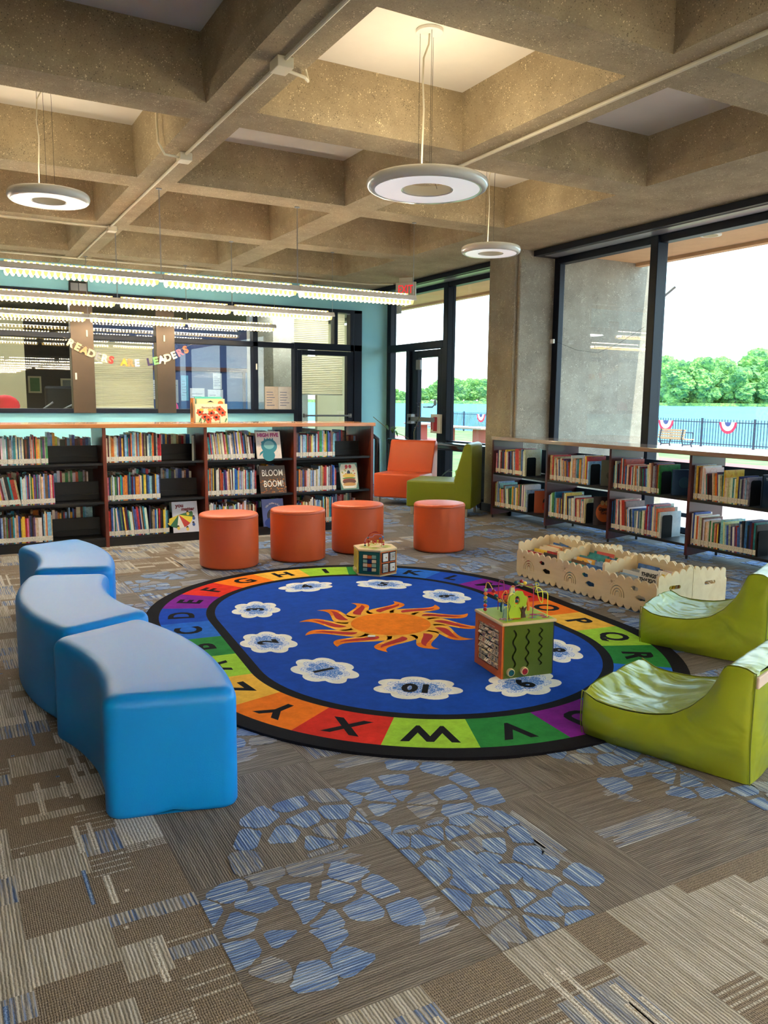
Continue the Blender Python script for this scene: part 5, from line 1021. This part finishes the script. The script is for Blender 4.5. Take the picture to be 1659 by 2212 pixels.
# exit sign
mat('exit_red', (214, 30, 40), .4, emit=.6); root = empty('exit_sign', (6.05, 10.35, 2.87), 0, label='white exit sign with red letters hanging near the door corner', cat='sign')
mb = MB(); Q = face((5.93, 10.35, 2.87), (.80, .60, 0), (0, 0, 1)); Q = face((5.96, 10.46, 2.86), (.6, -.8, 0), (0, 0, 1)); mb.box((0, 0, -.04), (.31, .21, 0), 0, Q); mb.build('case', 'white_paint', root, bevel=.005)
mb = MB(); mb.text('EXIT', .135, Q @ Matrix.Translation((.155, .105, .001)) @ Matrix.Diagonal((.85, 1.2, 1, 1)), 0, bold=.0015); mb.build('lettering', 'exit_red', root)
mb = MB(); mb.box((.05, .21, -.03), (.26, .275, -.01), 0, Q); mb.build('bracket', 'white_paint', root)
# wall speaker and banner
root = empty('wall_speaker_plate', (1.784, YW-.03, 2.83), 0, label='small grey double wall speaker plate above the office window frame', cat='speaker')
mb = MB(); mb.box((1.664, YW-.02, 2.77), (1.905, YW-.001, 2.925)); mb.build('back_plate', 'black_metal', root); mb = MB(); mb.box((1.68, YW-.05, 2.74), (1.782, YW-.02, 2.895)); mb.box((1.786, YW-.05, 2.74), (1.89, YW-.02, 2.895)); mb.build('grille', 'grey_metal', root, bevel=.006)
root = empty('letter_banner', (2.35, 11.68, 1.95), 0, label='paper letter garland reading READERS ARE LEADERS hung across the office windows', cat='banner')
txt = 'READERS ARE LEADERS'; x0, x1 = 1.60, 3.24; cols = [(236, 220, 190), (232, 206, 160), (224, 170, 120), (190, 184, 160), (150, 150, 150), (226, 222, 200), (206, 50, 44), None, (226, 170, 60), (224, 140, 90), (190, 200, 214), None, (60, 44, 90), (130, 190, 120), (240, 236, 220), (226, 222, 200), (200, 214, 210), (190, 130, 150), (232, 120, 80)]
sag = lambda t: 2.12-.25*(1-(2*t-1)**2)-.03*t; SP = []
for i, ch in enumerate(txt):
    t = (i+.5)/len(txt); x = x0+(x1-x0)*t; z = sag(t); sl_ = math.atan2(sag(t+.02)-sag(t-.02), (x1-x0)*.04); SP.append((x, 11.665, z+.045))
    if ch == ' ': continue
    c = cols[i]; mat('card_%d' % i, c, .7, var=.35, vscale=30); mb = MB(); mb.text(ch, .135, Matrix.Translation((x, 11.66, z)) @ Matrix.Rotation(-sl_*-1, 4, 'Y').inverted() @ Matrix(((1, 0, 0, 0), (0, 0, -1, 0), (0, 1, 0, 0), (0, 0, 0, 1))), 0, bold=.007, depth=.0012); mb.build('letter', 'card_%d' % i, root)
mb = MB(); mb.tube([(1.56, 11.69, 2.17)]+SP+[(3.30, 11.69, 2.15)], .0015, 5); mb.build('string', 'cord_white', root)
for i, (x, z) in enumerate(((1.86, 2.235), (2.90, 2.215), (2.90, 1.90), (4.27, 1.86), (1.70, 1.66))):
    mb = MB(); mb.box((x-.012, YW-.082, z-.045), (x+.012, YW-.072, z+.045)); tag(mb.build('wall_hook', 'white_paint', bevel=.004), ['white adhesive hook high on the first bronze post', 'upper white adhesive hook on the second bronze post', 'lower white adhesive hook on the second bronze post', 'white adhesive hook beside the sliding pane with posters', 'white hook at the edge of the dark left pane'][i], 'hook', 'white adhesive hooks')
mb = MB(); mb.box((6.50, 7.60, 2.07), (6.528, 7.66, 2.12)); mb.ball((6.50, 7.63, 2.10), .018, 8); tag(mb.build('cable_clip', 'white_paint', bevel=.004), 'white clip stuck to the dark window frame beside the column', 'clip')
mb = MB(); mb.tube([(6.52, 7.6, 2.1), (6.60, 7.3, 1.98), (6.6, 6.95, 1.93), (6.58, 6.6, 2.02), (6.54, 6.22, 2.16)], .0015, 5); tag(mb.build('thin_cable', 'wire_dark'), 'thin dark cable sagging across the window pane behind the low bookcase', 'cable')
# blinds
def blind(name, a, b, z0, z1, y, label):
    root = empty(name, ((a+b)/2, y, z1), 0, label=label, cat='blind'); mb = MB(); n = max(3, int((z1-z0)/.028)); 
    for i in range(n):
        z = z0+(z1-z0)*i/n; dz = (z1-z0)/n; mb.add([(a, y, z), (b, y, z), (b, y+.012, z+dz*.5), (a, y+.012, z+dz*.5), (a, y, z+dz), (b, y, z+dz)], [(0, 1, 2, 3), (3, 2, 5, 4)])
    mb.build('fabric', 'blind_fabric', root); mb = MB(); mb.box((a, y-.01, z0-.02), (b, y+.02, z0)); mb.build('bottom_rail', 'white_paint', root)
m_, nt, b = nodes('blind_fabric'); b.inputs['Base Color'].default_value = L((232, 222, 192)); b.inputs['Roughness'].default_value = .9
tl = N(nt, 'ShaderNodeBsdfTranslucent', i={0: L((240, 226, 190))}); mx = N(nt, 'ShaderNodeMixShader', i={0: .5}); nt.links.new(b.outputs[0], mx.inputs[1]); nt.links.new(tl.outputs[0], mx.inputs[2]); nt.links.new(mx.outputs[0], nt.nodes['Material Output'].inputs[0])
blind('pleated_blind', 1.96, 2.78, 1.25, 2.15, YW+.14, 'cream pleated blind closed behind the office pane between the bronze posts'); blind('pleated_blind', 5.04, 5.80, 1.47, 2.06, YW+.12, 'cream pleated blind in the office door, raised above its lower third'); blind('pleated_blind', 4.97, 5.56, 2.26, 2.74, YW+.14, 'pale blind behind the transom above the office door, wide left part'); blind('pleated_blind', 5.66, 5.85, 2.26, 2.74, YW+.14, 'pale blind behind the narrow right transom pane')
# papers and posters
for i, (x, y, z, w_, h2, c, lb) in enumerate(((4.43, YW+.01, 1.21, .215, .36, (206, 190, 176), 'tan and grey poster sheet taped inside the narrow office pane'), (4.65, YW+.01, 1.21, .215, .36, (214, 208, 206), 'white notice with purple lines taped inside the narrow office pane'),
    (2.62, 14.298, 1.28, .5, .42, (206, 206, 190), 'wide pale chart on the blue office wall'), (3.30, 14.298, 1.36, .28, .33, (214, 216, 220), 'white sheet on the blue office wall left of the narrow cards'), (3.64, 14.298, 1.30, .13, .40, (170, 176, 178), 'narrow grey card on the office wall'), (3.82, 14.298, 1.34, .13, .44, (110, 170, 196), 'narrow light blue card on the office wall'), (3.98, 14.298, 1.14, .26, .42, (216, 218, 222), 'white sheet on the office wall beside the blue card'), (4.3, 14.298, 1.12, .28, .42, (220, 222, 226), 'white sheet at the right end of the office board'), (4.4, 14.298, 1.55, .16, .28, (206, 210, 214), 'small white sheet above the right office sheet'))):
    n_ = 'paper_%d' % i; mat(n_, c, .8, var=.12, vscale=26); mb = MB(); mb.box((x, y-.002, z), (x+w_, y, z+h2))
    mb.M = None
    for q in range(6): mb.box((x+w_*.12, y-.003, z+h2*(.2+.11*q)), (x+w_*(.5+.35*random.random()), y-.002, z+h2*(.2+.11*q)+.008), 1)
    tag(mb.build('paper_sheet', [n_, 'office_blue']), lb, 'paper', 'papers in the office')
mat('pink', (224, 60, 130), .6); mat('cloth_red', (200, 24, 40), .7)
root = empty('office_counter', (1, 12.5, 0), 0, label='dark counter inside the office below the windows', cat='counter'); mb = MB(); mb.box((-3, 12.2, .04), (4.1, 13.0, 1.05)); mb.build('body', 'office_dark', root); mb = MB(); mb.box((-3, 12.15, 1.05), (4.12, 13.05, 1.10)); mb.build('worktop', 'black_metal', root)
mb = MB(); mb.ball((3.22, 12.6, 1.22), .10, 14, 0, None, (1, .6, 1.2)); tag(mb.build('pink_ornament', 'pink', smooth=True), 'bright pink rounded ornament behind the office pane corner', 'ornament')
mb = MB(); mb.ball((.86, 12.4, 1.25), .19, 14, 0, None, (1, .6, .8)); tag(mb.build('red_cushion', 'cloth_red', smooth=True), 'red rounded object behind the office pane at far left', 'cushion')
root = empty('office_chair', (1.72, 13.6, 0), 0, label='dark office chair with pale arms behind the left office pane', cat='chair')
mb = MB(); mb.box((1.5, 13.5, 1.12), (1.95, 13.58, 1.55)); mb.build('backrest', 'black_metal', root, bevel=.04); mb = MB(); mb.tube([(1.48, 13.4, .9), (1.46, 13.4, 1.2), (1.6, 13.4, 1.3)], .015, 8); mb.tube([(1.7, 13.3, .9), (1.74, 13.3, 1.2), (1.9, 13.3, 1.28)], .015, 8); mb.build('arm', 'grey_metal', root); mb = MB(); mb.box((1.48, 13.1, .85), (1.96, 13.56, .95)); mb.cyl((1.72, 13.35), .03, .05, .9, 10); mb.cyl((1.72, 13.35), .25, 0, .05, 16); mb.build('seat', 'black_metal', root)
for i, (x, z, w_, c) in enumerate(((1.50, 1.45, .22, (70, 110, 50)), (2.05, 1.42, .2, (120, 116, 100)))):
    mat('pic_%d' % i, c, .6, var=.3, vscale=20); mb = MB(); mb.box((x, 15.94, z), (x+w_, 15.98, z+.3), 0); mb.box((x+.03, 15.935, z+.03), (x+w_-.03, 15.94, z+.27), 1); tag(mb.build('framed_picture', ['office_cream', 'pic_%d' % i]), ['green framed picture on the dark office wall', 'grey framed picture on the dark office wall beside the chair'][i], 'picture')
# brochure holder on the glass door
root = empty('brochure_holder', (6.5, 10.1, 1.0), 0, label='clear holder with red and white leaflets on the glass door by the push bar', cat='brochure holder')
mat('brochure_red', (176, 36, 52), .4); mb = MB(); mb.box((6.50, 10.03, .90), (6.53, 10.30, 1.18)); mb.build('leaflets', 'white_paint', root); mb = MB(); mb.box((6.495, 10.12, .93), (6.50, 10.22, 1.14)); mb.box((6.495, 10.245, .95), (6.50, 10.275, 1.12)); mb.build('red_leaflet', 'brochure_red', root)
# ================================================================== plant table with plants
mat('table_black', (14, 17, 22), .25, coat=.3); root = empty('black_plant_table', (6.2, 9.8, 0), 0, label='low black frame table with rounded corners below the door windows', cat='table')
mb = MB(); mb.box((6.10, 8.45, .70), (6.34, 10.95, .80)); mb.build('tabletop', 'table_black', root, bevel=.035, seg=4, smooth=True)
for y in (10.86, 8.44): mb = MB(); mb.box((6.10, y, 0), (6.34, y+.09, .74)); mb.build('leg', 'table_black', root, bevel=.02)
root = empty('dark_window_frame_screen', (5.6, 11.2, 0), 0, label='black rounded floor standing frame just right of the long bookcase end', cat='frame')
mb = MB()
mb.tube([(5.35, 11.3, .0), (5.35, 11.3, .79), (5.45, 11.3, .84), (5.95, 11.15, .84), (6.04, 11.12, .78), (6.04, 11.12, 0)], .045, 10); mb.build('frame', 'table_black', root, smooth=True)
mb = MB(); mb.box((5.36, 11.2, .12), (6.0, 11.24, .26)); mb.build('orange_crate_panel', 'cherry_wood', root)
m_ = mat('leaf_green', (70, 110, 46), .4); mat('leaf_light', (130, 168, 60), .4); mat('stem', (120, 110, 70), .6); mat('terracotta', (150, 84, 56), .7); mat('petal_purple', (110, 84, 104), .6); mat('leaf_dark', (40, 60, 40), .5)
def leaf(mb, p, d, ln, w_, mi=0, droop=.3):
    d = Vector(d).normalized(); sd = d.cross(Vector((0, 0, 1))); sd = sd.normalized() if sd.length > .01 else Vector((1, 0, 0)); p = Vector(p); P = []
    for i in range(6): t = i/5; c = p+d*ln*t+Vector((0, 0, -droop*ln*t*t)); ww = w_*math.sin(PI*min(1, t*.9+.08)); P += [c+sd*ww, c-sd*ww]
    mb.add(P, [(2*i, 2*i+1, 2*i+3, 2*i+2) for i in range(5)], mi)
def plant(name, x, y, z, label, kind):
    rp = random.Random(x*100); root = empty(name, (x, y, z), 0, label=label, cat='plant')
    mb = MB(); mb.lathe([(.0, 0), (.05, 0), (.065, .10), (.058, .10), (.05, .09), (0, .09)], 20, 0, Matrix.Translation((x, y, z))); mb.build('pot', 'terracotta', root, smooth=True)
    st = MB(); lf = MB()
    if kind == 'tall':
        pts = [(x, y, z+.08), (x-.02, y+.05, z+.9), (x+.02, y-.05, z+1.15), (x+.0, y-.1, z+1.36)]; st.tube(pts, .004, 6)
        for i in range(14): t = rp.random(); p = Vector(pts[1]).lerp(Vector(pts[3]), t)+Vector((rp.uniform(-.06, .06), rp.uniform(-.06, .06), rp.uniform(-.02, .06))); leaf(lf, p, (rp.uniform(-1, 1), rp.uniform(-1, 1), rp.uniform(-.6, .8)), .045, .014, 0 if i % 3 else 1)
        lf.build('foliage', ['petal_purple', 'leaf_dark'], root)
    elif kind == 'vine':
        pts = [(x, y, z+.08), (x, y, z+.80), (x-.25, y+.25, z+.95), (x-.42, y+.38, z+1.12)]; st.tube(pts, .005, 6)
        for i in range(11): t = .3+.7*rp.random()*.5; p = Vector(pts[1]).lerp(Vector(pts[3]), t); leaf(lf, p, (rp.uniform(-1, 1), rp.uniform(-1, 1), rp.uniform(-.8, .4)), .08, .022)
        lf.build('foliage', 'leaf_green', root)
    else:
        for i in range(34):
            a = rp.random()*2*PI; hgt = rp.uniform(.25, .52); p = (x+.12*math.cos(a)*rp.random(), y+.12*math.sin(a)*rp.random(), z+hgt); leaf(lf, p, (math.cos(a), math.sin(a), rp.uniform(-.3, .8)), rp.uniform(.09, .2), rp.uniform(.012, .03), i % 2, .5)
        st.tube([(x, y, z+.08), (x, y, z+.45)], .008, 6); lf.build('foliage', ['leaf_green', 'leaf_light'], root)
    st.build('stem', 'stem', root)
plant('potted_plant', 6.44, 10.60, .0, 'thin stemmed plant with small purple grey blooms before the sidelight', 'tall'); plant('potted_vine', 6.44, 10.85, .0, 'trailing green vine reaching left over the black frame', 'vine'); plant('potted_bush', 5.98, 8.75, .0, 'bushy green potted plant on the floor between the two lounge chairs', 'bush')
# ================================================================== OUTSIDE
mat('fence_black', (30, 40, 58), .5); root = empty('river_fence', (27.3, 20, -.36), 0, label='black metal picket fence along the river edge of the terrace', cat='fence')
FXx = 27.3; G0 = -.35
mb = MB()
for z in (.12, .98): mb.box((FXx-.02, 8, G0+z), (FXx+.02, 42.5, G0+z+.04))
mb.build('rail', 'fence_black', root)
ys = [8+.135*i for i in range(256)]; vis = [y for y in ys if 13 < y < 27.5]
mb = MB(); [mb.box((FXx-.012, y-.012, G0+.05), (FXx+.012, y+.012, G0+1.12)) for y in ys if y not in vis[:96]]; tag(mb.build('pickets', 'fence_black', root), kind='stuff')
for y in vis[:96]: mb = MB(); mb.box((FXx-.012, y-.012, G0+.05), (FXx+.012, y+.012, G0+1.12)); mb.build('picket', 'fence_black', root)
for k_ in range(15): mb = MB(); y = 8+2.43*k_; mb.box((FXx-.035, y-.035, G0), (FXx+.035, y+.035, G0+1.16)); mb.build('post', 'fence_black', root)
mat('bunting_red', (206, 40, 70), .7); mat('bunting_white', (240, 240, 244), .7); mat('bunting_blue', (60, 70, 120), .7)
for y, lb in ((24.4, 'red white and blue fan bunting on the fence behind the bench'), (21.3, 'red white and blue fan bunting on the fence right of the bench'), (37.8, 'fan bunting on the fence seen beside the column')):
    root = empty('fan_bunting', (FXx-.04, y, G0+1.0), 0, label=lb, cat='bunting', group='fan buntings on the river fence')
    for r0, r1, m2 in ((.30, .40, 'bunting_red'), (.15, .30, 'bunting_white'), (0.0, .15, 'bunting_blue')):
        mb = MB(); n = 14; Pp = [(r1*math.cos(PI+PI*i/n), r1*1.15*math.sin(PI+PI*i/n)) for i in range(n+1)]+([(r0*math.cos(2*PI-PI*i/n), r0*1.15*math.sin(2*PI-PI*i/n)) for i in range(n+1)] if r0 else [])
        mb.poly([Pp], 0, .02, 0, face((FXx-.05, y, G0+1.02), (0, -1, 0), (0, 0, 1))); mb.build('stripe', m2, root)
mat('bench_wood', (190, 140, 104), .6); root = empty('park_bench', (22.6, 19.6, G0), 0, label='slatted wooden park bench with dark iron arms facing the river', cat='bench'); bx, by0, by1 = 23.6, 20.2, 21.4
for i in range(4): mb = MB(); mb.box((bx-.1+.02*i, by0, G0+.46+.09*i), (bx-.07+.02*i, by1, G0+.53+.09*i)); mb.build('back_slat', 'bench_wood', root)
for i in range(4): mb = MB(); mb.box((bx+.0+.12*i, by0, G0+.42), (bx+.1+.12*i, by1, G0+.45)); mb.build('seat_slat', 'bench_wood', root)
for y in (by0+.1, by1-.1): mb = MB(); mb.tube([(bx-.12, y, G0), (bx-.02, y, G0+.25), (bx-.1, y, G0+.45), (bx-.04, y, G0+.80)], .025, 8); mb.tube([(bx+.5, y, G0), (bx+.42, y, G0+.25), (bx+.5, y, G0+.45), (bx+.48, y, G0+.68), (bx-.06, y, G0+.7)], .025, 8); mb.tube([(bx, y, G0+.25), (bx+.42, y, G0+.25)], .02, 8); mb.build('iron_side', 'fence_black', root, smooth=True)
for i, (y, x) in enumerate(((27.2, 18.0), (25.3, 18.2), (31.2, 19.2))):
    root = empty('stone_table', (x, y, G0), 0, label=['reddish pedestal table on the lawn, middle of the three seen through the door', 'reddish pedestal table on the lawn, nearest of the three', 'reddish pedestal table on the lawn behind the sidelight'][i], cat='table', group='pedestal tables on the lawn')
    mb = MB(); mb.box((x-.5, y-.75, G0+.68), (x+.5, y+.75, G0+.76)); mb.build('tabletop', 'paving', root, bevel=.02); mb = MB(); mb.box((x-.2, y-.2, G0), (x+.2, y+.2, G0+.68)); mb.build('pedestal', 'red_paving', root)
mb = MB(); mb.cyl((7.25, 6.04), .11, 3.125, 3.14, 32); mb.cyl((7.25, 6.04), .075, 3.12, 3.126, 32, 1); tag(mb.build('soffit_downlight', ['white_paint', 'office_cream']), 'round recessed downlight in the tan outdoor soffit', 'downlight')
mb = MB(); mb.tube([(8.44, 7.78, 2.72), (8.54, 7.62, 2.88)], .018, 8); tag(mb.build('flag_bracket', 'grey_metal'), 'short slanted pole bracket sticking out of the concrete fin', 'bracket')
# far bank and trees
m_, nt, b = nodes('tree_leaves'); tc = N(nt, 'ShaderNodeTexCoord'); n = N(nt, 'ShaderNodeTexNoise', i={'Scale': .28, 'Detail': 8.0, 'Roughness': .7}); nt.links.new(tc.outputs['Object'], n.inputs[0]); r = ramp(nt, [(.35, L((70, 112, 80))), (.5, L((112, 158, 80))), (.68, L((166, 198, 96)))], n.outputs[0]); nt.links.new(r.outputs[0], b.inputs[0]); b.inputs['Roughness'].default_value = .9
n2 = N(nt, 'ShaderNodeTexNoise', i={'Scale': .9, 'Detail': 6.0}); nt.links.new(tc.outputs['Object'], n2.inputs[0]); bp = N(nt, 'ShaderNodeBump', i={'Strength': 1.0, 'Distance': 2.5}); nt.links.new(n2.outputs[0], bp.inputs['Height']); nt.links.new(bp.outputs[0], b.inputs['Normal'])
mat('bark', (70, 60, 50), .9); mat('far_bank', (52, 84, 50), .9, var=.4, vscale=.1)
def tree_proto(seed):
    rp = random.Random(seed); bm = bmesh.new()
    for i in range(22):
        a = rp.random()*2*PI; rr_ = rp.uniform(0, 7.0); zz = rp.uniform(2, 26)*(1-rr_/22)+2; s_ = rp.uniform(3.6, 6.2)
        g = bmesh.ops.create_icosphere(bm, subdivisions=4, radius=s_*.85, matrix=Matrix.Translation((rr_*math.cos(a), rr_*math.sin(a), zz)))
    for v in bm.verts: k_ = noise.noise(v.co*.35)*1.4+noise.noise(v.co*1.1)*1.0+noise.noise(v.co*2.6)*.8; v.co += Vector((v.co.x, v.co.y, (v.co.z-14)*.6)).normalized()*k_*1.3
    me = bpy.data.meshes.new('crown'); bm.to_mesh(me); bm.free(); me.materials.append(MATS['tree_leaves']); 
    root = empty('riverside_tree', (0, 0, 0), 0, label='leafy green tree in the continuous wood on the far river bank', cat='tree', group='trees on the far river bank'); o = bpy.data.objects.new('crown', me); COL.objects.link(o); o.parent = root
    mb = MB(); mb.tube([(0, 0, 0), (.4, 0, 12)], [.7, .4], 8); mb.build('trunk', 'bark', root); return root
PR = [tree_proto(s_) for s_ in (1, 2, 3, 4)]; used = set(); rt3 = random.Random(21)
TN = [0]
def put_tree(px, hpx, D):
    D += 45*(TN[0]*2 % 5); TN[0] += 1
    th = YAW+math.atan((px-829.5)/FPX); k_ = rt3.randrange(4); o = PR[k_] if k_ not in used else copy_tree(PR[k_]); used.add(k_)
    dd = D/math.cos(th-YAW); o.location = (dd*math.sin(th), dd*math.cos(th), -.8); s_ = hpx*D/FPX/27; o.scale = (s_*rt3.uniform(1.1, 1.35), s_*rt3.uniform(1.1, 1.35), s_); o.rotation_euler = (0, 0, rt3.random()*6)
px = 835
while px < 1060: put_tree(px, (22+rt3.uniform(-5, 8)) if px < 905 else (38+rt3.uniform(-8, 10)) if px < 975 else 50+rt3.uniform(-6, 6), 800 if px < 905 else 740); px += rt3.uniform(11, 17)
px = 1395
while px < 1700: put_tree(px, 82+rt3.uniform(-16, 14)+(22 if 1590 < px < 1635 else 0), 740); px += rt3.uniform(11, 16)
for k_ in range(4):
    if k_ not in used: put_tree(1500+30*k_, 80, 900)
mb = MB()
def band(p0, p1, D0, D1, h):
    n = 12; vs = []
    for i in range(n+1):
        th = YAW+math.atan((p0+(p1-p0)*i/n-829.5)/FPX); 
        for D, z in ((D0, -.75), (D0+1, h), (D1, h)): dd = D/math.cos(th-YAW); vs.append((dd*math.sin(th), dd*math.cos(th), z))
    mb.add(vs, [(i*3+j, i*3+j+1, (i+1)*3+j+1, (i+1)*3+j) for i in range(n) for j in range(2)])
band(600, 2100, 730, 1000, 2.2); struct(mb, 'floor_far_bank', 'tree_leaves')
